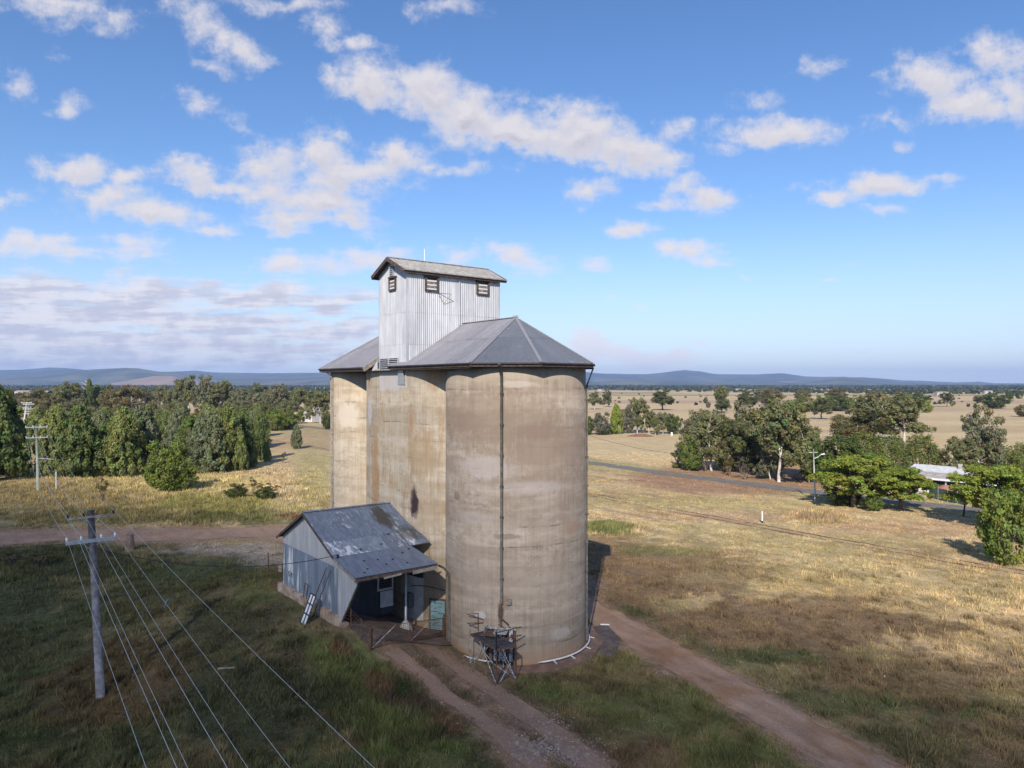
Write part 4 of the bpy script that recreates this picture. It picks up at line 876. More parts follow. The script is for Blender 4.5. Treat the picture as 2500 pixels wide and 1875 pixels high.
for a, b in (((YN - .05, ZNE - .1), (YR, ZRG - .1)), ((YFA + .35, ZFE - .25), (YR, ZRG - .1)), ((YC, ZC - .12), (YN - .05, ZNE - .12))):
    smb().bar((XO - .02, a[0], a[1]), (XO - .02, b[0], b[1]), .05, .16).build('barge_board', M['timber_grey'] if a[0] < 1 else M['timber'], shed)
smb().bar((XO, YC + .02, ZC - .16), (-5.8, YC + .02, ZC - .16), .07, .16).build('eave_beam', M['timber'], shed)
smb().bar((-7.6, YC - .02, ZC - .27), (-5.85, YC - .02, ZC - .22), .05, .22).build('hanging_board', M['timber_grey'], shed)
smb().bar((-9.6, YC + .0, ZC - .3), (-8.4, YC + .0, ZC - .22), .05, .12).build('hanging_board', M['timber_grey'], shed)
for (u, v) in ((1.2, .9), (1.5, 2.0), (2.6, 1.1), (2.4, 1.9), (3.3, 1.6), (4.4, 2.3), (5.1, 2.7), (.8, .5), (3.9, .8)):
    p = Vector((XO, YC, ZC)) + Vector((u, 0, 0)) + V2.normalized() * v + Vector((0, -.05, .03)); smb().box(p, (.09, .12, .04), rz=u).build('debris', M['dark'], deck2)
for (u, v) in ((2.0, .4), (3.6, .6), (4.6, 1.6)):
    p = Vector((XO, YN, ZNE)) + Vector((u, 0, 0)) + V1.normalized() * v + Vector((0, -.05, .04)); smb().box(p, (.1, .12, .05), rz=v).build('debris', M['dark'], deck1)
# plinth, posts, inside
for (a, b, z0, z1) in ((YN - .1, 6.3, 1.5, 2.86), (6.3, 8.8, 1.5, 2.84), (8.8, 11.3, 1.5, 2.85), (11.3, 13.9, 1.5, 2.83)):
    smb().bb((X0 - .28, a, z0), (X0 + .14, b - .006, z1)).build('plinth', M['plinth'], shed)
smb().bb((X0 - .2, YN - .75, 1.3), (X0 + .3, YN - .15, 2.55)).build('plinth_block', M['plinth'], shed)
px_, py_ = -6.3, 3.9; tz = float(terr(*L2W(px_, py_)))
smb().tube([(px_, py_, tz + .35), (px_, py_, 6.3)], .085, 10).build('post', M['armsteel'], shed, True)
smb().tube([(px_, py_, tz - .2), (px_, py_, tz + .15), (px_, py_, tz + .38), (px_, py_, tz + .62)], [.46, .44, .3, .12], 12).build('post_foot', M['whitewash'], shed, True)
smb().bar((px_, py_, 4.6), (px_ + 1.2, py_ - 1.6, 5.7), .07).build('post_brace', M['timber'], shed)
inner = splate([(X0 + .1, 6.1, 1.5), (-6.2, 6.1, 1.5), (-6.2, 6.1, 7.2), (X0 + .1, 6.1, 7.2)], .05, M['timber'], 'inner_wall')
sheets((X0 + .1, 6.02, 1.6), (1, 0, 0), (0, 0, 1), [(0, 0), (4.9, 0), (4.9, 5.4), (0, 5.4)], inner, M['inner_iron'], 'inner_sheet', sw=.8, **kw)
dr = smb().bb((-7.4, 5.82, 3.25), (-6.2, 5.9, 4.75)).build('louvre_door', M['louvre'], shed)
smb().bb((-7.28, 5.8, 3.38), (-6.32, 5.815, 4.35)).build('louvre_opening_shade', M['dark'], dr)  # black plate stands in for shade behind the slats
for i in range(5): smb().bb((-7.28, 5.74, 3.42 + i * .19), (-6.32, 5.795, 3.50 + i * .19)).build('louvre_slat', M['inner_iron'], dr)
for i, a in enumerate((-7.1, -6.85, -6.6)): smb().bb((a, 5.79, 4.5), (a + .15, 5.815, 4.62)).build('label_plate', M['dark'], dr)
sheets((-7.2, 5.8, 2.1), (1, 0, 0), (0, 0, 1), [(0, 0), (.98, 0), (.98, 1.1), (0, 1.1)], dr, M['louvre'], 'door_sheet', **kw)
# floor following the ground
fx, fy = np.meshgrid(np.linspace(X0 + .2, -3.2, 22), np.linspace(.6, 13.2, 30)); q = L2W(fx, fy); fz = np.minimum(terr(q[0], q[1]) + .06, 5) - SO.z
n_ = 22; fv = [(a - SO.x, b - SO.y, c_) for a, b, c_ in zip(fx.ravel(), fy.ravel(), fz.ravel())]
mobj('floor', fv, [(j * n_ + i, j * n_ + i + 1, (j + 1) * n_ + i + 1, (j + 1) * n_ + i) for j in range(29) for i in range(21)], M['floor'], shed, True)
for i in range(3): smb().bar((X0 + .7 + i * .28, 3.2, 2.3), (X0 + .9 + i * .3, 8., 2.42), .16, .1).build('stacked_board', M['timber'], shed)
smb().tube([(X0 - .2, YN - .2, 6.5), (X0 - .2, YN - .2, 6.75)], .07, 6).build('insulator', M['dark'], shed)

# pieces fixed on the middle bin under the canopy
def arc_plate(p0, p1, z0, z1, m, nm, th=.03, n=5):
    ys_ = np.linspace(arc_y(p0), arc_y(p1), n); v = []
    for r in (R0 + .005, R0 + th):
        for y in ys_:
            t = math.asin((PA - y) / R0); v += [(-r * math.cos(t), PA - r * math.sin(t), z0), (-r * math.cos(t), PA - r * math.sin(t), z1)]
    k = 2 * n; f = []
    for i in range(n - 1): a = 2 * i; f += [(a, a + 1, a + 3, a + 2), (k + a, k + a + 2, k + a + 3, k + a + 1), (a + 1, k + a + 1, k + a + 3, a + 3)]
    f += [(0, k, k + 1, 1), (k - 2, k - 1, 2 * k - 1, 2 * k - 2)]
    return mobj(nm, v, f, m, silo)
arc_plate(994, 1034, .9, 3.9, M['whitewash'], 'white_wall_panel')
arc_plate(994, 1034, 3.92, 5.0, M['inner_iron'], 'iron_lining', .05)
dfr = arc_plate(1049, 1088, .42, 2.62, M['timber'], 'door_frame', .06)
door = arc_plate(1053, 1086.5, .52, 2.5, M['bluedoor'], 'blue_door', .10)
ry = random.Random(4)
for i in range(26):
    p0 = ry.uniform(1054, 1074); z = ry.uniform(.62, 2.4); o = arc_plate(p0, p0 + ry.uniform(4, 11), z, z + ry.uniform(.02, .06), M['doorflake'], 'paint_flake', .106, 3); o.parent = door
arc_plate(1084, 1085.5, 1.3, 1.7, M['rust'], 'door_handle', .16, 3).parent = door
kb = MB(); a, b = G(1004, 1497), G(1060, 1536); kb.bar((a.x, a.y, a.z + .1), (b.x, b.y, b.z + .1), .42, .5)
tag(kb.build('kerb', M['plinth']), 'pale concrete kerb between the shed post and the blue door', 'kerb')
by = arc_y(1006); t = math.asin((PA - by) / R0); bp_ = Vector((-(R0 + .3) * math.cos(t), PA - (R0 + .3) * math.sin(t), 2.25))
MB().box(bp_, (.45, .6, .95), rz=t).build('meter_box', mat('dark_grey_box', (.10, .11, .12), .5), silo)
MB().tube([(bp_.x + .1, bp_.y - .1, 3.2), (bp_.x + .1, bp_.y - .5, 3.35), (bp_.x + .45, bp_.y - 1.6, 3.5), (bp_.x + 1.2, bp_.y - 2.9, 3.35)], .03, 5).build('conduit', M['cable'], silo)

# things leaning on the shed's outer wall
pb = G(741, 1526); top = Vector(L2W(X0 - .32, 6.45)).to_3d(); top.z = 4.25
fr = emp('leaning_panel', 'white grid panel leaning against the long iron wall of the shed', 'panel', pb)
d = top - pb; sd = Vector((AX.x, AX.y, 0)); L_ = d.length; nn_ = d.cross(sd).normalized() * .03
def lp(u, v): return d * v + sd * u
mobj('board', [lp(-.4, .0), lp(.4, .0), lp(.4, .72), lp(-.4, .72)] + [p + nn_ for p in (lp(-.4, .0), lp(.4, .0), lp(.4, .72), lp(-.4, .72))], [(0, 1, 2, 3), (7, 6, 5, 4), (0, 4, 5, 1), (1, 5, 6, 2), (2, 6, 7, 3), (3, 7, 4, 0)], M['white'], fr)
for u in (-.42, 0, .42): MB().bar(lp(u, -.01) + nn_ * 2, lp(u, .74) + nn_ * 2, .06).build('frame_bar', M['inner_iron'], fr)
for v in (.0, .25, .5, .74): MB().bar(lp(-.42, v) + nn_ * 2, lp(.42, v) + nn_ * 2, .06).build('frame_bar', M['inner_iron'], fr)
for (pa_, ya, yb, zt, lab) in (((752, 1500), 6.0, 5.0, 5.6, 'left one of two long steel rods leaning on the shed wall'), ((762, 1510), 5.4, 4.4, 5.5, 'right one of two long steel rods leaning on the shed wall')):
    q0 = G(*pa_); q1 = L2W(X0 - .15, yb + .4); tag(MB().tube([(q0.x, q0.y, q0.z), (q1[0], q1[1], zt)], .03, 5).build('steel_rod', M['rust']), lab, 'rod')
q0 = G(738, 1478); fr2 = emp('hoop_barrier', 'small steel hoop frame leaning on the shed plinth', 'frame', q0)
w0 = Vector(L2W(X0 - .3, 8.6)).to_3d() - Vector((q0.x, q0.y, 0)); w0.z = 3.9 - q0.z
for a in (0, .55): MB().tube([sd * -a, w0 + sd * -a], .03, 5).build('frame_leg', M['rust'], fr2)
MB().tube([w0, w0 - sd * .55], .03, 5).build('frame_rail', M['rust'], fr2)
q0 = G(709, 1440); fr3 = emp('hoop_barrier', 'rusty hoop frame leaning at the far end of the shed plinth', 'frame', q0)
w0 = Vector(L2W(X0 - .3, 11.6)).to_3d() - Vector((q0.x, q0.y, 0)); w0.z = 4.1 - q0.z
for a in (0, .5): MB().tube([sd * -a, w0 + sd * -a], .03, 5).build('frame_leg', M['rustpipe'], fr3)
MB().tube([w0, w0 - sd * .5], .03, 5).build('frame_rail', M['rustpipe'], fr3)

# ------------------------------------------------------------------ steel inspection platform
P1 = Vector((-2.56, 44.4)); P2 = Vector((-.90, 41.75)); pu = (P2 - P1).normalized(); PLN = (P2 - P1).length; pz = 2.02; PWD = 1.35
plat = emp('inspection_platform', 'rusty steel platform on white crossed legs before the near bin hatch', 'platform', (P1.x, P1.y, 0), math.atan2(pu.y, pu.x))
mb = MB()
for a, b in (((0, 0), (PLN, 0)), ((PLN, 0), (PLN, PWD)), ((PLN, PWD), (0, PWD)), ((0, PWD), (0, 0)), ((0, .45), (PLN, .45))): mb.bar((*a, pz), (*b, pz), .06, .08)
mb.build('deck_frame', M['rust'], plat)
for i in range(12): MB().bb((PLN / 12 * i + .02, .03, pz - .01), (PLN / 12 * (i + 1) - .03, .42, pz + .02)).build('deck_plate', M['grate'], plat)
for i in range(6): MB().bb((PLN / 6 * i + .02, .48, pz - .01), (PLN / 6 * (i + 1) - .03, PWD - .03, pz + .02)).build('deck_plate', M['grate'], plat)
for a, m_ in (((0, 0), 'whiteflake'), ((PLN, 0), 'rust'), ((PLN, PWD), 'rust'), ((0, PWD), 'whiteflake')): MB().bar((*a, -.05), (*a, pz), .05).build('leg', M[m_], plat)
for a, b in (((PLN * .35, 0, pz), (PLN, 0, .05)), ((PLN * .72, 0, pz), (PLN * .35, .0, .9)), ((0, 0, .25), (PLN * .3, .2, 1.5)), ((PLN * .3, .2, 1.5), (PLN * .55, .6, .7)), ((PLN, .4, pz), (PLN, PWD, .05)), ((PLN, PWD * .15, .1), (PLN, PWD * .7, 1.1)), ((PLN * .4, PWD, pz), (PLN * .55, PWD, .3)), ((0, .2, .1), (0, PWD * .8, 1.6)), ((PLN * .3, PWD, 1.2), (PLN, PWD, .06))):
    MB().bar(a, b, .04).build('brace', M['whiteflake'], plat)
MB().tube([(-.1, -.05, .08), (PLN + .1, -.05, .08)], .07, 7).build('base_pipe', M['rustpipe'], plat, True)
MB().tube([(.4, PWD, .08), (PLN, PWD, .08)], .045, 7).build('base_pipe', M['whiteflake'], plat, True)
MB().bar((PLN, 0, pz), (PLN, 0, pz + 1.05), .07).build('rail_post', M['dark'], plat)
for z in (.55, 1.03): MB().tube([(PLN, 0, pz + z), (PLN - .3, 1.9, pz + z - .1)], .035, 6).build('handrail', M['rust'], plat)
MB().tube([(.1, PWD + .2, pz), (.1, PWD + .2, pz + 1.05), (.45, PWD + .2, pz + 1.15), (1.6, PWD + .45, pz + .72)], .035, 6).build('handrail', M['rust'], plat, True)
MB().tube([(.1, PWD + .2, pz + .55), (1.2, PWD + .3, pz + .5)], .028, 6).build('handrail', M['rust'], plat)
MB().tube([(-.35, .75, pz), (-.35, .75, pz + 1.1), (-.75, .2, pz + 1.02), (-.05, .95, pz + .75), (-.05, .95, pz + .55), (-.75, .2, pz + .45), (-.35, .75, pz + .15)], .032, 6).build('ladder_rail', M['rust'], plat)
MB().bb((.0, .0, pz + .0), (.02, .02, pz + .3)).build('rail_stub', M['rust'], plat)

# ------------------------------------------------------------------ yard gates and fences
def gate(p, q, label, brace_up):
    o = emp('wire_gate', label, 'gate', p, math.atan2((q - p).y, (q - p).x), 'mesh gates across the driveway'); L = (q - p).xy.length; dz = q.z - p.z
    f_ = lambda u, z: (u, 0, z + dz * u / L)
    for a, b in (((0.06, .12), (L - .06, .12)), ((.06, 1.28), (L - .06, 1.28)), ((.06, .12), (.06, 1.28)), ((L - .06, .12), (L - .06, 1.28))): MB().tube([f_(*a), f_(*b)], .024, 5).build('gate_rail', M['rust'], o)
    a, b = ((.1, .14), (L * .62, 1.26)) if brace_up else ((L - .1, .14), (L * .35, 1.26))
    MB().tube([f_(*a), f_(*b)], .026, 5).build('gate_brace', M['whiteflake'], o)
    mb = MB()
    for i in range(int(L / .16)): mb.bar(f_(.1 + i * .16, .14), f_(.1 + i * .16, 1.26), .012)
    for i in range(8): mb.bar(f_(.06, .2 + i * .14), f_(L - .06, .2 + i * .14), .012)
    mb.build('gate_mesh', M['rust'], o); return o
g0, g1, g2 = G(906, 1588), G(1001, 1571), G(1082, 1556)
gate(g0, g1, 'left leaf of the rusty mesh gates across the driveway', True); gate(g1, g2, 'right leaf of the rusty mesh gates, beside the near bin', True)
def post(px, py, h, w, label, m='rust', grp=None, lean=(0, 0)):
    p = G(px, py); o = MB().tube([(0, 0, -.1), (lean[0], lean[1], h)], w / 2, 7).build('fence_post', M[m], None); o.location = p
    tag(o, label, 'post', grp); return p
pA = post(904, 1590, 1.55, .15, 'thick dark gate post at the left end of the mesh gates')
pB = post(1084, 1556, 1.5, .11, 'gate post standing against the near bin')
pC = post(882, 1563, 1.3, .07, 'thin rusty fence post behind the thick gate post'); pD = post(857, 1538, 1.3, .06, 'thin fence post nearest the shed plinth')
hoop = emp('hoop_barrier', 'thin rusty hoop barrier standing against the near bin by the gate', 'barrier', G(1088, 1548)); hb_ = G(1107, 1550) - G(1088, 1548)
MB().tube([(0, 0, 0), (0, 0, 1.25), (hb_.x * .8, hb_.y * .8, 1.3), (hb_.x, hb_.y, 1.15), (hb_.x, hb_.y, 0)], .03, 6).build('hoop', M['rust'], hoop); MB().tube([(0, 0, .1), (hb_.x, hb_.y, .1)], .022, 5).build('hoop_rail', M['rust'], hoop)
def fence(pts, n, h, label, m='rust', r=.014):
    o = emp('wire_fence', label, 'fence', pts[0]); b = pts[0]
    for i in range(n):
        z = .15 + (h - .15) * i / (n - 1); MB().tube([(p.x - b.x, p.y - b.y, p.z - b.z + z) for p in pts], r, 4).build('fence_wire', M[m], o)
    return o
cn = Vector((*L2W(X0 + .1, YN - .8), 2.0)); cn.z = float(terr(cn.x, cn.y)); fence([pA, pC, pD, cn], 6, 1.2, 'sagging mesh fence from the gate post back to the shed corner')
pE = post(655, 1413, 2.0, .10, 'dark post of the small fence left of the shed'); pF = post(697, 1424, 1.6, .05, 'thin post of the small fence against the shed')
fence([pE, pF], 7, 1.7, 'rusty mesh fence panel standing behind the left end of the shed')
p = G(316, 1345); st_ = mobj('stump', *(lambda n: ([((.52 + .07 * math.sin(3 * t)) * (1 - .12 * k) * math.cos(t), (.45 + .06 * math.cos(2 * t)) * (1 - .12 * k) * math.sin(t), [-.2, .5, 1.3, 1.72 + .06 * math.sin(t)][k]) for k in range(4) for t in [i * 2 * math.pi / n for i in range(n)]],
    [(k * n + i, k * n + (i + 1) % n, (k + 1) * n + (i + 1) % n, (k + 1) * n + i) for k in range(3) for i in range(n)] + [tuple(range(3 * n, 4 * n))]))(12), M['stump'])
st_.location = p; tag(st_, 'thick weathered timber stump at the edge of the dirt road behind the pole', 'stump')
p = G(260, 1354); ty = emp('tyre', 'black tyre lying in the grass beside the power pole', 'tyre', p); n = 18; v = []; f = []
for i in range(n):
    for k in range(8):
        a, b = i * 2 * math.pi / n, k * 2 * math.pi / 8; r = .36 + .13 * math.cos(b); v.append((r * math.cos(a), r * math.sin(a), .14 + .12 * math.sin(b)))
f = [(i * 8 + k, i * 8 + (k + 1) % 8, ((i + 1) % n) * 8 + (k + 1) % 8, ((i + 1) % n) * 8 + k) for i in range(n) for k in range(8)]
mobj('tread', v, f, M['tyre'], ty, True); MB().tube([(0, 0, .02), (0, 0, .1)], .24, 12).build('hub', M['dark'], ty)
for (a, b, l, h, rr, nm, m, lab, ct) in ((137, 1198, 0, 3.1, .07, 'marker_post', 'white', 'slim white post in the long grass right of the second power pole', 'post'), (1861, 1277, 0, 1.45, .09, 'marker_post', 'white', 'white marker post with black foot in the dry field right of the silo', 'post')):
    p = G(a, b); o = emp(nm, lab, ct, p); MB().tube([(0, 0, .25), (0, 0, h)], rr, 8).build('shaft', M[m], o); MB().tube([(0, 0, -.1), (0, 0, .25)], rr * 1.05, 8).build('foot', M['dark'], o)
p = G(403, 1487); tag(MB().tube([(p.x - .1, p.y, .05 + p.z), (p.x + .05, p.y + .1, .5 + p.z), (p.x + .25, p.y, .7 + p.z)], .05, 6).build('plastic_scrap', M['blue']), 'scrap of pale blue plastic caught in the grass below the wires', 'litter')
p = G(553, 1638); tag(MB().bar((p.x - .5, p.y, p.z + .12), (p.x + .5, p.y + .1, p.z + .14), .07).build('stick', M['timber_grey']), 'pale stick lying in the dark foreground grass', 'stick')
p = G(683, 1410); sg = emp('signboard', 'small white board with folded top behind the left end of the shed', 'board', p); MB().box((0, 0, .75), (.3, .04, .7), rz=.5).build('board', M['roofgrey'], sg); MB().bar((0, 0, -.1), (0, 0, .4), .06).build('leg', M['timber'], sg)

# ------------------------------------------------------------------ power poles and wires
def arm(par, z, half, dirv, m, w, ins, lean=(0, 0), imat='porcelain'):
    c = Vector((lean[0], lean[1], z)); d = Vector((*dirv, 0)).normalized(); n_ = Vector((d.y, -d.x, 0)) * .2
    MB().bar(c - d * half + n_, c + d * half + n_, w * .8, w).build('crossarm', m, par)
    for s in (-1, 1): MB().bar(c + d * s * half * .45 + n_, c - Vector((0, 0, .55)), .04).build('arm_brace', M['galv'], par)
    tops = []
    for l in ins:
        q = c + d * l + n_ + Vector((0, 0, w / 2)); MB().tube([q, q + Vector((0, 0, .1)), q + Vector((0, 0, .2))], [.04, .075, .05], 7).build('insulator', M[imat], par); tops.append(q + Vector((0, 0, .2)))
    return tops
pb = G(246, 1702); pole = emp('power_pole', 'tall grey timber power pole in the dark grass, with two crossarms', 'pole', pb, 0, 'power poles along the old line')
ln_ = (-.55, 0.)
MB().tube([(0, 0, -.2), (ln_[0] * .5, 0, 5.3), (ln_[0], 0, 10.5 - pb.z)], [.235, .2, .175], 14).build('shaft', M['pole'], pole, True)
T1 = arm(pole, 10.15 - pb.z, 1.12, (BX.x, BX.y), M['timber_grey'], .12, (-1.08, -.35, 1.08), ln_, 'dark')
T2 = arm(pole, 8.85 - pb.z, 1.2, (BX.x, BX.y), M['armsteel'], .19, (-1.15, -.48, .48, 1.15), ln_)
T1 = [p + pb for p in T1]; T2 = [p + pb for p in T2]
p2 = G(93, 1197); pole2 = emp('power_pole', 'second power pole, greenish, with a bare side arm, before the pines', 'pole', p2, 0, 'power poles along the old line')
MB().tube([(0, 0, -.2), (-.25, 0, 10.7)], [.24, .19], 10).build('shaft', M['pole_green'], pole2, True)
U1 = arm(pole2, 10.3, 1.5, (BX.x + .15, BX.y - .1), M['galv'], .13, (-1.45, -.5, .5, 1.45), (-.24, 0)); U2 = arm(pole2, 8.6, 1.5, (BX.x + .15, BX.y - .1), M['galv'], .13, (-1.45, -.5, .5, 1.45), (-.2, 0))
MB().bar((-.1, 0, 5.2), (2.6, 0, 5.05), .09).build('side_arm', M['galv'], pole2)
U1 = [p + p2 for p in U1]; U2 = [p + p2 for p in U2]
for (px, Y, lean, lab, mt) in ((55, 262, 1.6, 'far pale power pole, left of the pair in the gap between the pines', 'pole_pale'), (68, 244, .4, 'far power pole, right of the pair in the gap between the pines', 'pole_green')):
    q = Vector(((px - 1250) / F * Y, Y, 0)); o = emp('power_pole', lab, 'pole', q, 0, 'power poles along the old line')
    MB().tube([(0, 0, 0), (lean, 0, 10.9)], [.3, .24], 8).build('shaft', M[mt], o, True)
    for z in (10.6, 9., 7.4): arm(o, z, 1.7, (1, .3), M['galv'], .2, (-1.5, 1.5), (lean * z / 11, 0))
def wire(a, b, sag, r, m, label, n=28, nm='power_line', cat='wire', grp=None):
    pts = [Vector(a).lerp(Vector(b), i / n) - Vector((0, 0, 4 * sag * (i / n) * (1 - i / n))) for i in range(n + 1)]
    o = MB().tube([p - pts[0] for p in pts], r, 4, cap=False).build(nm, m, None, True); o.location = pts[0]; tag(o, label, cat, grp); return o
gw = 'overhead wires crossing the foreground'
QX, QY = 29.3, -33.5
def nextp(l, z, k): return (QX + BX.x * l * k, QY + BX.y * l * k, z)
for l, p, nm in zip((-1.15, -.48, .48, 1.15), T2, ('leftmost wire of the lower crossarm, running to the bottom edge', 'second wire from the left on the lower crossarm of the near pole', 'third wire from the left on the lower crossarm of the near pole', 'rightmost wire of the lower crossarm, running to the bottom edge')):
    wire(p, nextp(l, 9.1, 1.7), 1.0, .0075, M['wire'], nm, grp=gw)
for l, p, nm in zip((-1.08, -.35, 1.08), T1, ('left wire of the upper crossarm crossing the dark grass', 'middle wire of the upper crossarm crossing the dark grass', 'right wire of the upper crossarm, rightmost of all the wires')):
    wire(p, nextp(l if l < 0 else 2.6, 10.3, 1.5), 1.0, .0075, M['wire'], nm, grp=gw)
gb = 'overhead wires between the first and second poles'
for i, p in enumerate(T2): wire(p, U2[i], 1.9, .011, M['wire'], ('leftmost', 'second', 'third', 'rightmost')[i] + ' lower wire between the near pole and the greenish pole', grp=gb)
for p, j, w_ in zip(T1, (0, 1, 3), ('left', 'middle', 'right')): wire(p, U1[j], 1.7, .011, M['wire'], w_ + ' upper wire between the near pole and the greenish pole', grp=gb + ', upper arm')
for i, p in enumerate(U2 + U1): wire(p, (p.x - 60.5 + .2 * i, p.y + 122, 8.6 if i < 4 else 10.4), 2.2, .014, M['wire'], ORD[i] + ' of the distant wires running from the greenish pole into the pine gap', grp='wires running on into the pine gap')
hd_ = pb + Vector((-.45, 0, 8.45 - pb.z)); sh_ = L2W(X0 - .2, YN - .2)
wire(hd_, (sh_[0], sh_[1], 6.72), .9, .022, M['cable'], 'black cable from the near pole to the shed corner')
wire(hd_, (-33.4, 28.4, 0.), .0, .02, M['cable'], 'black stay wire slanting from the near pole to the ground', nm='stay_wire')
wire(hd_ + Vector((0, 0, .3)), (-84, 60, 7.6), 1.9, .02, M['cable'], 'thin dark cable running left from the near pole over the dirt road')
# street lamp and leaning pole beside the road
lpz = G(1990, 1224); lamp = emp('street_lamp', 'pale green street lamp pole at the roadside', 'street lamp', lpz)
MB().tube([(0, 0, 0), (-.25, 0, 7.75)], [.13, .09], 9).build('pole', M['pole_pale'], lamp, True)
MB().tube([(-.2, 0, 6.3), (.35, -.1, 6.55), (.85, -.15, 6.95)], .045, 6).build('arm', M['white'], lamp, True); MB().tube([(.75, -.15, 6.93), (1.35, -.2, 7.02)], [.07, .12], 8).build('lamp_head', M['white'], lamp, True)
MB().bar((-.9, .1, 7.2), (.4, .1, 7.25), .07).build('crossarm', M['pole_pale'], lamp)
q = G(1999, 1172); lp2 = emp('telegraph_pole', 'leaning pale timber pole just behind the street lamp', 'pole', q); MB().tube([(0, 0, 0), (.45, 0, 6.7)], [.14, .11], 9).build('shaft', M['pole_pale'], lp2, True); MB().bar((.1, 0, 6.3), (.7, 0, 6.35), .08).build('crossarm', M['pole_pale'], lp2)
wire((lpz.x - .2, lpz.y, 7.1), (16.6, 160, 6.2), 2.2, .03, M['cable'], 'thin dark cable crossing the pale field right of the silo')
q = G(1975, 1180); fo = emp('timber_rail', 'low pale timber rail beyond the road by the street lamp', 'fence', q)
for a in (0, 1.6, 3.2): MB().bar((a, 0, 0), (a, 0, .9), .16).build('fence_post', M['timber_grey'], fo)
MB().bar((0, 0, .75), (3.2, 0, .75), .1).build('rail', M['timber_grey'], fo)
# rails of the old line
for k, lab in ((-.8, 'left rail of the disused railway line, sunk in dry grass'), (.8, 'right rail of the disused railway line, sunk in dry grass')):
    pts = []
    for a, b in zip(RL[:-1], RL[1:]):
        n = max(2, int((b - a).length / 3)); pts += [a + (b - a) * i / n for i in range(n)]
    pts = [Vector((p.x + BX.x * k, p.y + BX.y * k, float(terr(p.x, p.y)) + .03)) for p in pts]; mb = MB()
    for a, b in zip(pts[:-1], pts[1:]): mb.bar(a, b, .05, .07)
    tag(mb.build('rail', M['rust']), lab, 'rail')

# ------------------------------------------------------------------ trees
def leafcards(centres, normals, sizes, cols, r, asp=.6):
    n = len(centres); t = r.normal(size=(n, 3)); nn = normals / (np.linalg.norm(normals, axis=1, keepdims=True) + 1e-6)
    a = np.cross(nn, t); a /= np.linalg.norm(a, axis=1, keepdims=True) + 1e-6; b = np.cross(nn, a); s = sizes[:, None]
    v = np.stack([centres + a * s, centres + b * s * asp, centres - a * s, centres - b * s * asp], 1).reshape(-1, 3)
    return v, np.arange(n * 4).reshape(-1, 4), np.repeat(cols, 4, 0)
def clumps_to_mesh(name, cl, per, sig, leaf, base, seed, zflat=.8, droop=0., cvar=.45):
    """cl: clump centres with outward vectors; each becomes a cloud of small leaf cards"""
    r = np.random.default_rng(seed); cc = np.array([c[0] for c in cl]); oo = np.array([c[1] for c in cl]); sg = np.array([c[2] for c in cl]) * sig
    K = len(cc); n = K * per; C_ = np.repeat(cc, per, 0); O_ = np.repeat(oo, per, 0); S_ = np.repeat(sg, per)[:, None]
    d = r.normal(size=(n, 3)); d /= np.linalg.norm(d, axis=1, keepdims=True); rr = r.random((n, 1)) ** .45
    d[:, 2] *= zflat; p = C_ + d * rr * S_
    if droop: p[:, 2] -= r.random(n) ** 1.5 * droop
    nr = d + O_ * .5 + r.normal(size=(n, 3)) * .6
    tint = (1 - cvar / 2 + cvar * r.random((K, 1))) * (np.array([[1, 1, 1]]) + r.normal(size=(K, 3)) * np.array([[.10, .03, .10]]))
    col = np.clip(np.array(base)[None] * np.repeat(tint, per, 0) * (.75 + .5 * r.random((n, 1))), .004, .9)
    v, f, cs = leafcards(p, nr, leaf * (.6 + .8 * r.random(n)), col, r)
    return np_mesh(name, v, f, 4, M['leaf'], cs)
def sph(r): d = r.normal(size=3); return d / np.linalg.norm(d)
def trunk_mesh(name, limbs, m):
    mb = MB()
    for pts, r0, r1 in limbs: mb.tube(pts, r0, 6, r1)
    me = bpy.data.meshes.new(name); me.from_pydata([tuple(p) for p in mb.v], [], mb.f); me.materials.append(m); me.shade_smooth(); return me
LIB = {}
def wig(a, b, r, k=3, s=.25):
    a, b = np.array(a, float), np.array(b, float); L = np.linalg.norm(b - a)
    return [tuple(a + (b - a) * i / k + (r.normal(size=3) * s * L / k if 0 < i < k else 0)) for i in range(k + 1)]
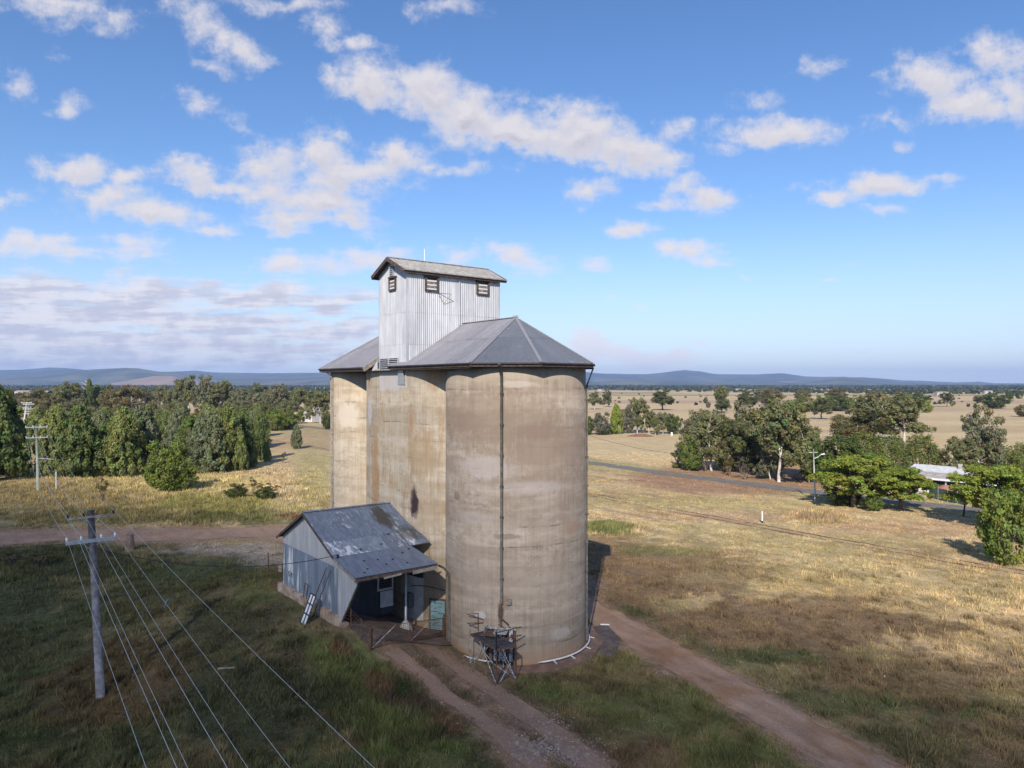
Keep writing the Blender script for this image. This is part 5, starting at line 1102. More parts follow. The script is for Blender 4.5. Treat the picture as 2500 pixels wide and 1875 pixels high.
def make(kind, i, base, leaf, bark):
    """reference trees: height 10, half width 4"""
    r = np.random.default_rng(hash((len(kind), i, ord(kind[0]), ord(kind[-1]))) % 99991); cl = []; limbs = []
    if kind == 'pine':
        ph = r.random() * 6.28
        peaks = [(0, 0, 9.6, 4.2)] + [(r.uniform(.8, 1.8) * math.cos(a), r.uniform(.8, 1.8) * math.sin(a), r.uniform(7.6, 10.), r.uniform(2.2, 3.)) for a in (ph, ph + 2.2, ph + 4.1)]
        for (cx, cy, H, W) in peaks:
            for _ in range(int(78 * W / 2.6)):
                t = r.random() ** .8; a = r.random() * 6.283; rad_ = W * (1 - t ** 2.) ** .62 * min(1, .66 + t * 3) * (.86 + .2 * math.sin(a * 3 + cx * 3 + t * 7)) * r.uniform(.78, 1.03)
                z = .4 + t * (H - .8); cl.append(((cx + rad_ * math.cos(a), cy + rad_ * math.sin(a), z), (math.cos(a), math.sin(a), .8), r.uniform(.7, 1.25)))
        me = clumps_to_mesh('crown', cl, 60, .62, leaf, base, i + 5, zflat=1.15, cvar=.6); limbs = [(wig((0, 0, -.3), (0, 0, 8), r), .22, .05)]
    elif kind == 'gum':
        top = r.uniform(-.5, .5); L = [((top, r.uniform(-.4, .4), 9.2), (1.6, 1.6, .9))]
        for k in range(19): a = k * 2.4 + r.random(); q = r.uniform(.8, 3.1); L.append(((q * math.cos(a), q * math.sin(a), r.uniform(3.3, 8.9) - .35 * q), (r.uniform(1.0, 1.6), r.uniform(1.0, 1.6), r.uniform(.9, 1.4))))
        fork = (r.uniform(-.3, .3), r.uniform(-.3, .3), r.uniform(2.2, 3.2)); limbs.append((wig((0, 0, -.3), fork, r, 3, .12), .24, .17))
        mains = [(r.uniform(-1, 1), r.uniform(-1, 1), r.uniform(5, 6.5)) for _ in range(3)]
        for m_ in mains: limbs.append((wig(fork, m_, r, 3, .2), .13, .08))
        for (c, e) in L:
            m_ = min(mains + [fork], key=lambda q: sum((q[j] - c[j]) ** 2 for j in range(3)) + (8 if q[2] > c[2] else 0)); limbs.append((wig(m_, c, r, 3, .2), .07, .025))
            for _ in range(10):
                d = sph(r); cl.append(((c[0] + d[0] * e[0], c[1] + d[1] * e[1], c[2] + d[2] * e[2]), tuple(d + np.array([0, 0, .4])), r.uniform(.7, 1.2)))
        me = clumps_to_mesh('crown', cl, 58, .62, leaf, base, i + 15, zflat=.85, droop=.45, cvar=.5)
    elif kind == 'bush':
        for _ in range(90):
            d = sph(r); d[2] = d[2] * .5 + .45; q = r.uniform(.62, 1.0); lump = 1 + .14 * math.sin(5 * math.atan2(d[1], d[0]) + 3 * d[2])
            cl.append(((4 * d[0] * q * lump, 4 * d[1] * q * lump, .8 + d[2] * 9 * q * lump), tuple(d), r.uniform(.8, 1.4)))
        me = clumps_to_mesh('crown', cl, 95, .85, leaf, base, i + 25, zflat=.9, cvar=.5)
        for a in range(4): limbs.append((wig((0, 0, -.3), (1.6 * math.cos(a * 1.6), 1.6 * math.sin(a * 1.6), 5.5), r), .2, .06))
    elif kind == 'locust':
        fork = (0, 0, 1.9); limbs.append((wig((0, 0, -.3), fork, r, 2, .1), .34, .26))
        for k in range(26):
            a = k * 2.4; q = math.sqrt((k + .5) / 26) * 3.6; z = 8.9 - (q / 3.6) ** 2 * 3.9 + r.uniform(-1.4, .6); c = (q * math.cos(a), q * math.sin(a), z)
            limbs.append((wig(fork, c, r, 4, .18), .12, .03))
            for _ in range(9):
                b = r.random() * 6.283; u = r.random() ** .5 * 1.25; cl.append(((c[0] + u * math.cos(b), c[1] + u * math.sin(b), c[2] - u * .35 + r.uniform(-.15, .2)), (0, 0, 1), r.uniform(.7, 1.2)))
        for _ in range(60): a = r.random() * 6.28; q = r.uniform(1.2, 3.7); cl.append(((q * math.cos(a), q * math.sin(a), r.uniform(2.6, 5.2)), (0, 0, 1), r.uniform(.6, 1.)))
        me = clumps_to_mesh('crown', cl, 90, .62, leaf, base, i + 35, zflat=.5, droop=.35, cvar=.5)
    elif kind == 'willow':
        for _ in range(85):
            d = sph(r); d[2] = abs(d[2]); q = r.uniform(.7, 1.); cl.append(((3.7 * d[0] * q, 3.7 * d[1] * q, 3.2 + d[2] * 6.2 * q), (d[0], d[1], .2), r.uniform(.8, 1.2)))
        me = clumps_to_mesh('crown', cl, 90, .6, leaf, base, i + 45, zflat=.9, droop=3.0, cvar=.4)
        for a in range(5): limbs.append((wig((0, 0, -.3), (2 * math.cos(a * 1.26), 2 * math.sin(a * 1.26), 6.5), r), .2, .06))
    elif kind == 'sparse':
        for k in range(9):
            a = k * 2.4; q = r.uniform(.8, 3.2); c = (q * math.cos(a), q * math.sin(a), r.uniform(5, 9.5)); limbs.append((wig((0, 0, .5), c, r, 4, .16), .16, .03))
            for _ in range(7): d = sph(r); cl.append(((c[0] + d[0] * .9, c[1] + d[1] * .9, c[2] + d[2] * .6), tuple(d), r.uniform(.6, 1.1)))
        limbs.append((wig((0, 0, -.3), (0, 0, 4), r), .22, .14))
        me = clumps_to_mesh('crown', cl, 26, .6, leaf, base, i + 55, zflat=.8, cvar=.5)
    return me, trunk_mesh('trunk', limbs, bark)
DK = (.060, .085, .028); DK2 = (.20, .225, .075); OL = (.185, .19, .088); GG = (.20, .20, .12); BG = (.165, .205, .048); YG = (.225, .27, .048); PG = (.17, .19, .06); BO = (.13, .115, .048)
for kk, base, leaf, bark, n in (('pine', DK2, .20, 'darkbark', 3), ('gum', OL, .19, 'gumbark', 4), ('bush', BG, .21, 'bark', 3), ('locust', YG, .15, 'bark', 2), ('willow', PG, .17, 'bark', 2), ('sparse', BO, .2, 'bark', 2)):
    for i in range(n): LIB[kk, i] = make(kk, i, base, leaf, M[bark])
def lib_var(kind, new, base, bark=None, n=None):
    """the same crowns in another foliage colour"""
    old = {'pine': DK2, 'gum': OL, 'bush': BG, 'locust': YG, 'willow': PG, 'sparse': BO}[kind]; i = 0
    while (kind, i) in LIB and (n is None or i < n):
        me, tr = LIB[kind, i]; m2 = me.copy(); k = len(m2.vertices); a = np.empty(k * 4, np.float32); m2.color_attributes['Col'].data.foreach_get('color', a)
        a = a.reshape(-1, 4); a[:, :3] *= np.array(base) / np.array(old); m2.color_attributes['Col'].data.foreach_set('color', a.ravel())
        t2 = tr
        if bark: t2 = tr.copy(); t2.materials.clear(); t2.materials.append(M[bark])
        LIB[new, i] = (m2, t2); i += 1
lib_var('gum', 'greygum', GG, 'gumbark'); lib_var('gum', 'darkgum', (.12, .13, .055), 'darkbark'); lib_var('bush', 'darkbush', (.085, .115, .035)); lib_var('bush', 'brownbush', (.17, .15, .065)); lib_var('pine', 'greypine', (.18, .20, .11)); lib_var('bush', 'limebush', (.24, .29, .05)); lib_var('pine', 'darkpine', (.145, .18, .06))
lib_var('bush', 'greybush', (.17, .165, .115), 'gumbark'); lib_var('pine', 'brightpine', (.22, .27, .05))
NT_ = [0]
KN = {'pine': 'cypress_pine', 'darkpine': 'cypress_pine', 'greypine': 'cypress_pine', 'brightpine': 'conifer', 'gum': 'gum_tree', 'greygum': 'gum_tree', 'darkgum': 'gum_tree', 'locust': 'locust_tree', 'willow': 'pepper_tree'}
def tree(kind, px, base, top, hw, label, grp=None, cat='tree', Y=None, flat=1.):
    i = NT_[0]; NT_[0] += 1; n = sum(1 for k in LIB if k[0] == kind); cr, tr = LIB[kind, i % n]
    if Y is None: Y = CZ * F / (base - HOR)
    x = (px - 1250) / F * Y; h = CZ - (top - HOR) / F * Y; w = hw / F * Y
    o = emp(KN.get(kind, 'bushy_tree') if cat == 'tree' else 'shrub', label, cat, (x, Y, float(terr(x, Y))), (i * 2.399) % 6.283, grp); o.scale = (w / 4.1, w / 4.1 * flat, h / 10.)
    for nm, me in (('trunk', tr), ('crown', cr)): link(nm, me, o)
    return o
# left: the cypress pine plantation
L1 = 'cypress pines along the front of the plantation'
tree('darkpine', -12, 1172, 932, 78, 'towering dark pine at the extreme left edge'); tree('darkpine', 20, 1160, 990, 45, 'shorter dark pine tucked against the towering pine at the left edge')
tree('pine', 140, 1163, 984, 52, 'broad pine right behind the greenish second power pole', L1); tree('darkpine', 195, 1166, 986, 58, 'dark broad pine, second right of the greenish power pole', L1)
tree('darkpine', 262, 1152, 1028, 40, 'low dark pine in the shaded gap of the plantation front', L1)
tree('pine', 300, 1164, 992, 52, 'pine just left of the bright multi-stemmed bushy tree', L1); tree('greypine', 352, 1152, 984, 48, 'pine with grey green tips behind the bright bushy tree', L1)
tree('darkpine', 465, 1148, 1008, 42, 'pine right behind the bright bushy tree, low and dark', L1); tree('greypine', 507, 1154, 992, 50, 'grey green pine in the middle of the right half of the plantation', L1)
tree('pine', 552, 1150, 984, 46, 'full green pine, third from the right end of the plantation', L1); tree('darkpine', 592, 1142, 990, 36, 'dark pine, second from the right end of the plantation', L1)
tree('darkpine', 632, 1124, 998, 25, 'rightmost tall pine of the plantation, beside the open lawn', L1); tree('pine', 618, 1142, 1072, 14, 'small pointed young pine before the right end of the plantation')
tree('pine', 588, 1150, 1052, 18, 'young pine left of the small pointed one'); tree('pine', 652, 1128, 1074, 11, 'small pine at the foot of the rightmost tall pine'); tree('pine', 548, 1150, 1090, 20, 'low grey pine seedling at the plantation foot')
g2 = 'pines in the depth of the plantation'
for k, px in enumerate(range(90, 630, 31)):
    tree(('pine', 'darkpine', 'greypine')[k % 3], px + (k * 7) % 11, 1092 + (k * 5) % 14, 992 + (k * 13) % 20, 33, 'pine in the second rank of the plantation, ' + ORD[k] + ' from the left', g2)
    if k % 2: tree(('pine', 'greypine')[k // 2 % 2], px + 14, 1060 + (k * 3) % 9, 978 + (k * 11) % 20, 28, 'tree top in the third rank of the plantation, ' + ORD[k] + ' from the left', g2 + ', farther back')
mt = tree('bush', 412, 1200, 1066, 52, 'bright bushy multi-stemmed tree standing alone in the yellow grass'); mt.name = 'bushy_tree'
tree('bush', 448, 1198, 1132, 34, 'low right-hand bush at the foot of the bright bushy tree', cat='shrub'); tree('bush', 385, 1192, 1092, 30, 'left part of the bright green thicket in the yellow grass', cat='shrub')
tree('greypine', 724, 1096, 1034, 15, 'lone small grey green pine on the lawn left of the silo')
tree('sparse', 578, 1216, 1176, 32, 'low dark bush in the tall yellow grass', cat='shrub'); tree('sparse', 655, 1216, 1178, 34, 'dark bush right of the tall stem in the yellow grass', cat='shrub'); tree('sparse', 620, 1210, 1164, 12, 'thin upright sapling between two dark bushes', cat='shrub')
tree('darkbush', 575, 1216, 1188, 26, 'dense dark bush at the left of the pair in the yellow grass', cat='shrub'); tree('darkbush', 650, 1218, 1192, 26, 'dense dark bush at the right of the pair in the yellow grass', cat='shrub')
tree('sparse', 250, 1228, 1168, 16, 'dead brown weed clump behind the near power pole', cat='shrub'); tree('sparse', 690, 1132, 1104, 10, 'tiny brown sapling on the track beside the lawn', cat='shrub')
tree('darkbush', 983, 1712, 1682, 17, 'small dark green weed clump on the driveway edge', cat='shrub'); tree('sparse', 90, 1385, 1345, 60, 'wide grey green weed patch at the edge of the dirt road', cat='shrub'); tree('sparse', 30, 1378, 1340, 50, 'grey green weed patch at the left edge of the frame', cat='shrub')
tree('sparse', 1005, 1772, 1750, 26, 'low pale weed clump in the lower driveway verge', cat='shrub')
# left: the gum trees behind
g3 = 'gum trees behind the pine plantation'
for (k, px, b, t, w, l) in (('brownbush', 88, 1006, 944, 42, 'round olive brown gum crown above the far power poles'), ('gum', 168, 1010, 930, 42, 'light green gum with pointed top left of the bare dead tree'), ('darkpine', 235, 1008, 938, 32, 'dark pine immediately right of the bare dead tree'),
    ('brownbush', 285, 1012, 934, 40, 'brown green flat topped tree, left of two'), ('brownbush', 330, 1010, 932, 36, 'brown green flat topped tree, right of two'), ('greygum', 398, 1018, 938, 30, 'grey gum left of the tallest gum'), ('gum', 462, 1014, 918, 36, 'tallest gum tree on the left skyline'),
    ('greygum', 503, 1016, 916, 36, 'tall gum just right of the tallest gum'), ('gum', 545, 1016, 929, 34, 'gum with downswept crown right of the tallest pair'), ('greygum', 588, 1018, 944, 30, 'low gum before the white limbed leaning gums'), ('greygum', 632, 1018, 937, 38, 'gum with white leaning limbs, left of two'),
    ('greygum', 682, 1020, 938, 38, 'gum with white leaning limbs, right of two'), ('gum', 730, 1024, 946, 32, 'round gum directly behind the white house'), ('gum', 782, 1034, 952, 34, 'white trunked gum against the left edge of the silo'), ('gum', 425, 1022, 950, 26, 'small gum below the skyline, left of centre'), ('greygum', 655, 1026, 960, 26, 'grey gum low between the two leaning gums'),
    ('brownbush', 130, 1014, 962, 28, 'small brown crown right of the olive gum'), ('bush', 700, 1048, 1000, 26, 'bright green hedge mass before the white house'), ('bush', 735, 1030, 1000, 14, 'small bright bush by the white house'), ('bush', 672, 1052, 992, 30, 'green thicket between plantation and white house'), ('darkbush', 800, 1048, 1006, 14, 'dark bush at the silo edge on the far road'), ('greygum', 600, 1030, 975, 30, 'grey understorey gum behind the plantation')) + tuple((('gum', 'greygum', 'brownbush', 'bush')[k % 4], 20 + k * 34, 1036 + (k * 7) % 14, 974 + (k * 11) % 18, 30, 'low tree in the scrub between pines and gums, ' + ORD[k // 2] + ' from the left') for k in range(0, 22, 2)):
    tree(k, px, b, t, w, l, g3)
def bare(px, base, top, hw, label):
    Y = CZ * F / (base - HOR); x = (px - 1250) / F * Y; h = CZ - (top - HOR) / F * Y; w = hw / F * Y; r = np.random.default_rng(int(px)); o = emp('dead_tree', label, 'tree', (x, Y, 0))
    L_ = [(wig((0, 0, -.2), (0, 0, h), r, 4, .06), .03 * h, .008 * h)]
    for k in range(16): z = h * (.35 + .62 * k / 16); a = k * 2.4; q = w * (1.05 - .5 * k / 16); L_.append((wig((0, 0, z), (q * math.cos(a), q * math.sin(a) * .6, z + q * .45), r, 3, .2), .011 * h, .003 * h))
    link('trunk', trunk_mesh('trunk', L_, M['gumbark']), o); return o
bare(212, 1008, 926, 24, 'bare pale dead tree with a tuft of green at its tip'); bare(322, 1012, 968, 14, 'small bare forked tree before the brown crowns'); bare(341, 1012, 972, 12, 'second bare forked tree before the brown crowns')
tree('darkpine', 218, 962, 922, 12, 'green tuft of a pine just above the bare dead tree', Y=430)
# right: trees of the paddocks
for (k, px, b, t, w, l) in (('gum', 1452, 1000, 957, 20, 'small gum in the far paddock close to the silo edge'), ('darkgum', 1484, 994, 951, 13, 'narrow dark gum in the far paddock'), ('greybush', 1466, 1062, 1002, 26, 'silver grey crown with white stems beside the silo'), ('darkbush', 1478, 1062, 1034, 15, 'low dark bush beneath the silver grey crown'),
    ('brightpine', 1504, 1060, 984, 17, 'narrow bright yellow green tree'), ('greybush', 1531, 1058, 984, 20, 'grey crowned tree right of the bright narrow one'), ('gum', 1556, 1058, 970, 28, 'tall gum above the red earth mound'), ('gum', 1584, 1058, 1000, 20, 'drooping gum at the right of the little copse'),
    ('darkgum', 1618, 1002, 953, 34, 'wide gum standing alone in the middle of the far paddock'), ('darkbush', 1643, 1060, 1004, 20, 'round dark tree of a pair by the fence line'), ('greygum', 1618, 1060, 1006, 20, 'round grey tree of a pair by the fence line'), ('gum', 1762, 1008, 940, 25, 'tall two tiered gum in the far paddock'), ('darkgum', 1762, 1010, 975, 22, 'lower tier of the tall paddock gum'),
    ('darkgum', 1820, 1004, 955, 28, 'brown green gum behind the big roadside grove'), ('brownbush', 1882, 990, 944, 30, 'brown green dome on the skyline of the grove'), ('greygum', 1855, 985, 948, 22, 'grey tree left of the brown green dome'), ('darkbush', 1722, 985, 968, 6, 'tiny dark paddock tree, left of two'), ('greybush', 1729, 996, 979, 6, 'tiny grey paddock tree, right of two'),
    ('darkbush', 1437, 1062, 1010, 12, 'dark foliage against the right edge of the silo'), ('gum', 1600, 1062, 1015, 14, 'slim gum at the copse end')):
    tree(k, px, b, t, w, l)
for (k, px, b, t, w, l) in (('bush', 1690, 1150, 1052, 30, 'bright green tree at the left of the roadside grove'), ('greygum', 1698, 1142, 1002, 48, 'grey gum at the back left of the roadside grove'), ('gum', 1738, 1150, 1000, 54, 'tall gum with a leafy dome, left part of the roadside grove'), ('brownbush', 1775, 1152, 1040, 34, 'brown tinged tree in the middle of the grove'),
    ('darkgum', 1812, 1158, 1014, 54, 'dark gum with bent bare trunk in the grove'), ('greygum', 1812, 1140, 984, 46, 'grey feathery gum at the back of the grove'), ('darkbush', 1850, 1150, 1056, 38, 'dark glossy tree low in the grove'), ('gum', 1902, 1178, 966, 78, 'largest gum of the grove, tall with two tiers and dark trunk'), ('gum', 1955, 1168, 1030, 48, 'drooping right flank gum of the grove'), ('greygum', 1880, 1172, 1080, 34, 'low grey gum under the largest gum'),
    ('sparse', 1655, 1132, 1098, 24, 'thin feathery tree at the left tip of the grove'), ('bush', 1652, 1142, 1128, 12, 'tiny bright bush at the left tip of the grove'), ('bush', 1688, 1148, 1122, 20, 'bright low bush at the foot of the grove'), ('sparse', 1722, 1152, 1095, 22, 'small white stemmed tree at the grove front'), ('sparse', 1818, 1172, 1118, 26, 'small tree with pale stem before the largest gum'), ('sparse', 1782, 1164, 1110, 18, 'slim sapling at the grove front')):
    tree(k, px, b, t, w, l)
for (k, px, b, t, w, l) in (('darkgum', 2004, 1024, 974, 32, 'round bare limbed tree alone beyond the grove'), ('bush', 1955, 1006, 966, 30, 'green hedge tree behind the grove'), ('bush', 2010, 1002, 962, 26, 'green hedge tree right of the grove, left one'), ('darkbush', 2045, 1004, 966, 26, 'dark green hedge tree of the far belt'), ('bush', 2080, 1004, 964, 26, 'green hedge tree, right one of the belt'),
    ('gum', 2134, 1074, 962, 74, 'wide spreading gum above the pepper trees, left'), ('gum', 2204, 1082, 964, 66, 'wide spreading gum above the pepper trees, right'), ('brownbush', 2078, 1074, 1000, 50, 'brown olive crown left of the spreading gums'), ('limebush', 2262, 1008, 975, 15, 'round yellow green tree alone in the paddock'), ('darkbush', 2240, 992, 955, 28, 'dark tree behind the round yellow green one'), ('brownbush', 2205, 988, 952, 26, 'brown green tree on the skyline right of the spreading gums'),
    ('darkgum', 2312, 994, 957, 18, 'dark gum in the open paddock'), ('darkbush', 2430, 998, 955, 32, 'wide dark tree in the right paddock'), ('darkgum', 2386, 986, 966, 12, 'small ragged tree left of the wide dark one'), ('darkbush', 2465, 974, 951, 9, 'small dark skyline tree, left of two'), ('darkbush', 2488, 974, 951, 9, 'small dark skyline tree, right of two'), ('darkbush', 2364, 994, 984, 4, 'tiny paddock bush, left'), ('darkbush', 2381, 996, 984, 5, 'tiny paddock bush, right'),
    ('brownbush', 1960, 978, 948, 20, 'distant brown green tree right of the largest gum'), ('brownbush', 2040, 976, 944, 26, 'distant domed trees on the skyline, left'), ('brownbush', 2132, 976, 953, 20, 'distant domed tree on the skyline, right'),
    ('darkbush', 2040, 1180, 1046, 64, 'dark glossy tree behind the street lamp'), ('willow', 2112, 1164, 1036, 60, 'pale green pepper tree behind the golden locust'), ('willow', 2172, 1154, 1046, 48, 'feathery pepper tree with long drooping foliage'), ('willow', 2246, 1146, 1048, 52, 'rounded drooping pepper tree over the sheds'),
    ('locust', 2085, 1240, 1088, 90, 'large golden green locust tree at the roadside'), ('bush', 2132, 1248, 1196, 24, 'green sucker bush under the golden locust'), ('locust', 2200, 1246, 1122, 72, 'right-hand golden locust tree with open forked trunk'), ('darkbush', 2062, 1234, 1180, 40, 'shaded green underside bush at the locust foot'),
    ('greygum', 2390, 1180, 990, 54, 'tall pale trunked gum right of the sheds'), ('gum', 2345, 1180, 1066, 46, 'lower left limb mass of the tall pale gum'), ('willow', 2446, 1176, 1072, 56, 'pale pepper tree at the right behind the near locust'), ('willow', 2496, 1160, 1070, 32, 'pepper tree cut by the right frame edge'), ('brownbush', 2500, 1018, 985, 20, 'brown tree at the right frame edge in the paddock'),
    ('locust', 2430, 1290, 1104, 96, 'golden locust tree at the right, before the sheds'), ('locust', 2500, 1300, 1150, 60, 'locust foliage cut by the right frame edge'), ('bush', 2456, 1378, 1165, 62, 'dense green tree at the right, leaning over its long dark shadow'), ('darkbush', 2506, 1330, 1190, 40, 'dark tree behind the dense one at the right edge'), ('bush', 2150, 1172, 1100, 40, 'green bush mass between the golden locust and the pepper trees'), ('bush', 1990, 1178, 1092, 34, 'green bush right of the grove behind the street lamp'), ('bush', 2330, 1205, 1150, 26, 'leafy shrub before the open shed front'), ('willow', 2215, 1196, 1128, 34, 'drooping tree hiding the left end of the long shed')):
    tree(k, px, b, t, w, l)
p = G(2352, 1262); o = MB().tube([(0, 0, -.1), (.2, 0, 1.6), (-.1, .1, 2.9)], .14, 7, .06).build('dead_stump', M['darkbark']); o.location = p; tag(o, 'thin black dead stump in the shade left of the near locust', 'stump')

# far-off woodland and scrub as one mass
def woodland():
    r = np.random.default_rng(77); P_ = []
    def belt(n, px0, px1, py0, py1, s0, s1, thr):
        for _ in range(n):
            px = r.uniform(px0, px1); py = py0 + (py1 - py0) * r.random(); Y = CZ * F / (py - HOR); x = (px - 1250) / F * Y
            if fbm(x * .6, Y, .0022, 3, 60) > thr: P_.append((x, Y, r.uniform(s0, s1), r.random()))
    belt(2600, 1300, 2600, 941.5, 947.5, 9, 16, .40); belt(1500, 1400, 2600, 947, 954, 7, 12, .50); belt(700, 1650, 2600, 951, 963, 5, 9, .50)
    belt(2600, -120, 900, 941.5, 950, 9, 15, .36); belt(1500, -120, 860, 948, 966, 6, 11, .42); belt(600, -120, 820, 960, 985, 5, 9, .48); belt(90, 1420, 2500, 958, 990, 1.5, 3, .3)
    P_ = np.array(P_); n = len(P_); K = 12; c = np.repeat(P_, K, 0); d = r.normal(size=(n * K, 3)); d /= np.linalg.norm(d, axis=1, keepdims=True); d[:, 2] = np.abs(d[:, 2])
    s = c[:, 2:3]; p = np.concatenate([c[:, :2], np.zeros((n * K, 1))], 1) + d * s * np.array([[.62, .62, .85]]) * r.uniform(.6, 1, (n * K, 1))
    col = np.array([[.062, .080, .040]]) * (.7 + .7 * c[:, 3:4]) * (.8 + .4 * r.random((n * K, 1))) + np.array([[.03, .015, .0]]) * (c[:, 3:4] > .7)
    v, f, cs = leafcards(p, d + r.normal(size=d.shape) * .3, s[:, 0] * .42, col, r, .8)
    link('distant_woodland', np_mesh('distant_woodland', v, f, 4, M['leaf'], cs), kind='stuff')
woodland()

# ------------------------------------------------------------------ hills
def hillmat(name, c1, c2, c3, s):
    m = bpy.data.materials.new(name); m.use_nodes = True; T = NT(m.node_tree); tc = T.n('ShaderNodeTexCoord').outputs['Object']
    c = T.mix(T.ramp(T.noise(tc, s, 8, .65), .38, .62), c1, c2); c = T.mix(T.m('MULTIPLY', T.ramp(T.noise(T.vm('MULTIPLY', tc, (1, 1, 6)), s * .45, 5, .6), .60, .68), .8), c, c3)
    b = T.n('ShaderNodeBsdfPrincipled', Base_Color=c, Roughness=1.); T.n('ShaderNodeOutputMaterial', Surface=b.outputs[0]); return m
def hill(name, prof, D, foot, mat_, seed, rough=1.):
    xs = np.linspace(prof[0][0], prof[-1][0], 260); py = np.interp(xs, [p[0] for p in prof], [p[1] for p in prof]); py = py + (fbm(xs * .02, xs * 0 + seed, 1, 4, seed) - .5) * 2.2
    zt = np.maximum(CZ + (HOR - py) / F * D, 0) ; T_ = np.linspace(0, 1.35, 34); v = []
    for t in T_:
        Y = foot + (D - foot) * t; g = ss(0, 1, t) if t <= 1 else 1 - ss(1, 1.5, t) * .8
        X = (xs - 1250) / F * Y; n = fbm(X * .0016, np.full_like(X, Y) * .0016, 1, 5, seed + 3) - .5
        z = zt * (g ** 1.2) * (1 + rough * n * 1.7 * (1 - g) * 1.6) * (Y / D if t < 1 else 1) - 3 * (1 - g); v.append(np.stack([X, np.full_like(X, Y), z], 1))
    V = np.concatenate(v); n_ = len(xs); i = (np.arange(len(T_) - 1)[:, None] * n_ + np.arange(n_ - 1)[None]).ravel()
    me = np_mesh(name, V, np.stack([i, i + 1, i + n_ + 1, i + n_], 1), 4, mat_); me.shade_smooth(); link(name, me, kind='structure')
HM = hillmat('forested_far_hill', (.030, .042, .028), (.10, .105, .06), (.22, .18, .11), .0016); HM2 = hillmat('forested_near_hill', (.035, .048, .026), (.13, .125, .07), (.32, .24, .16), .0022)
HB = hillmat('bare_hill', (.24, .17, .12), (.30, .21, .15), (.12, .12, .07), .004)
hill('hills', [(1200, 915), (1434, 909), (1470, 913), (1576, 914.5), (1617, 910), (1671, 904), (1712, 907), (1747, 914), (1847, 914.5), (1910, 911), (1966, 920), (2059, 921), (2112, 921.6), (2198, 928), (2331, 934), (2390, 932), (2430, 936.5), (2560, 937), (3200, 925)], 11200, 9000, HM, 3)
hill('hills', [(1380, 934), (1522, 926), (1590, 927), (1698, 931), (1780, 932.5), (1847, 934), (1902, 930), (1966, 929.5), (2009, 926), (2059, 920), (2099, 923.6), (2165, 931), (2231, 935.5), (2330, 937), (2480, 936), (2600, 937)], 7600, 6000, HM2, 7)
hill('hills', [(-600, 918), (-200, 900), (0, 903.5), (56, 903), (117, 898), (158, 899), (203, 903), (260, 908), (420, 908), (475, 905.5), (523, 910), (635, 911.5), (803, 910.5), (1000, 914), (1250, 913)], 11000, 8600, HM, 13)
hill('hills', [(-400, 922), (0, 922), (150, 912), (203, 903.5), (237, 902), (305, 899), (339, 900.5), (384, 907), (429, 909), (470, 916), (540, 922), (640, 926), (760, 922), (860, 921), (1000, 930)], 7800, 6200, HM2, 17)
hill('hills', [(270, 936), (330, 926), (380, 918.5), (420, 919), (450, 926), (500, 934)], 5600, 5000, HB, 23, .4)

# ------------------------------------------------------------------ houses and sheds
def shedobj(name, label, pos, rz, w, d, h, pitch, wm, rm, parts=True, cat='shed', grp=None):
    o = emp(name, label, cat, pos, rz, grp); z = h + d / 2 * pitch
    m = MB().add([(x, y, zz) for (x, y, zz) in ((0, 0, 0), (w, 0, 0), (w, d, 0), (0, d, 0), (0, 0, h), (w, 0, h), (w, d, h), (0, d, h), (0, d / 2, z), (w, d / 2, z))], [(0, 1, 5, 4), (1, 2, 6, 9, 5), (2, 3, 7, 6), (3, 0, 4, 8, 7)]); m.build('wall', wm, o)
    for s in (0, 1):
        y0 = -.4 if s == 0 else d + .4; zz = h - .4 * pitch; p = [Vector((-.3, y0, zz)), Vector((w + .3, y0, zz)), Vector((w + .3, d / 2, z + .0)), Vector((-.3, d / 2, z + .0))]
        if s: p = p[::-1]
        plate([q + Vector((0, 0, .1)) for q in p], .08, rm, 'roof', o)
    return o
def addwin(o, x, z, w, h, y=-.02):
    f_ = MB().bb((x, y - .05, z), (x + w, y + .02, z + h)).build('window', M['white'], o); MB().bb((x + .08, y - .07, z + .08), (x + w - .08, y - .055, z + h - .08)).build('pane', M['glass'], f_)
q = G(741, 1030, 0); ho = shedobj('farmhouse', 'white two storey gabled house among gum trees left of the silo', q, rad(-28), 5.2, 7., 3.9, .75, M['wallwhite'], M['roofgrey'], cat='house')
addwin(ho, .5, .9, 1.2, 1.5); addwin(ho, 2.9, .9, 1.4, 1.5); addwin(ho, .5, 3., 1., .8)
g_ = MB().add([(-.02, 0, 3.9), (-.02, 7, 3.9), (-.02, 3.5, 6.5)], [(0, 1, 2)]); MB().bb((.4, -1.8, 2.5), (5., 0, 2.62)).build('verandah_roof', M['roofwhite'], ho)
for a in (.5, 2.6, 4.8): MB().bb((a, -1.75, 0), (a + .14, -1.62, 2.5)).build('verandah_post', M['white'], ho)
q = G(786, 1032, 0); shedobj('garage', 'low white outbuilding beside the white house', q, rad(-20), 6, 5, 2.4, .3, M['wallwhite'], M['roofgrey'])
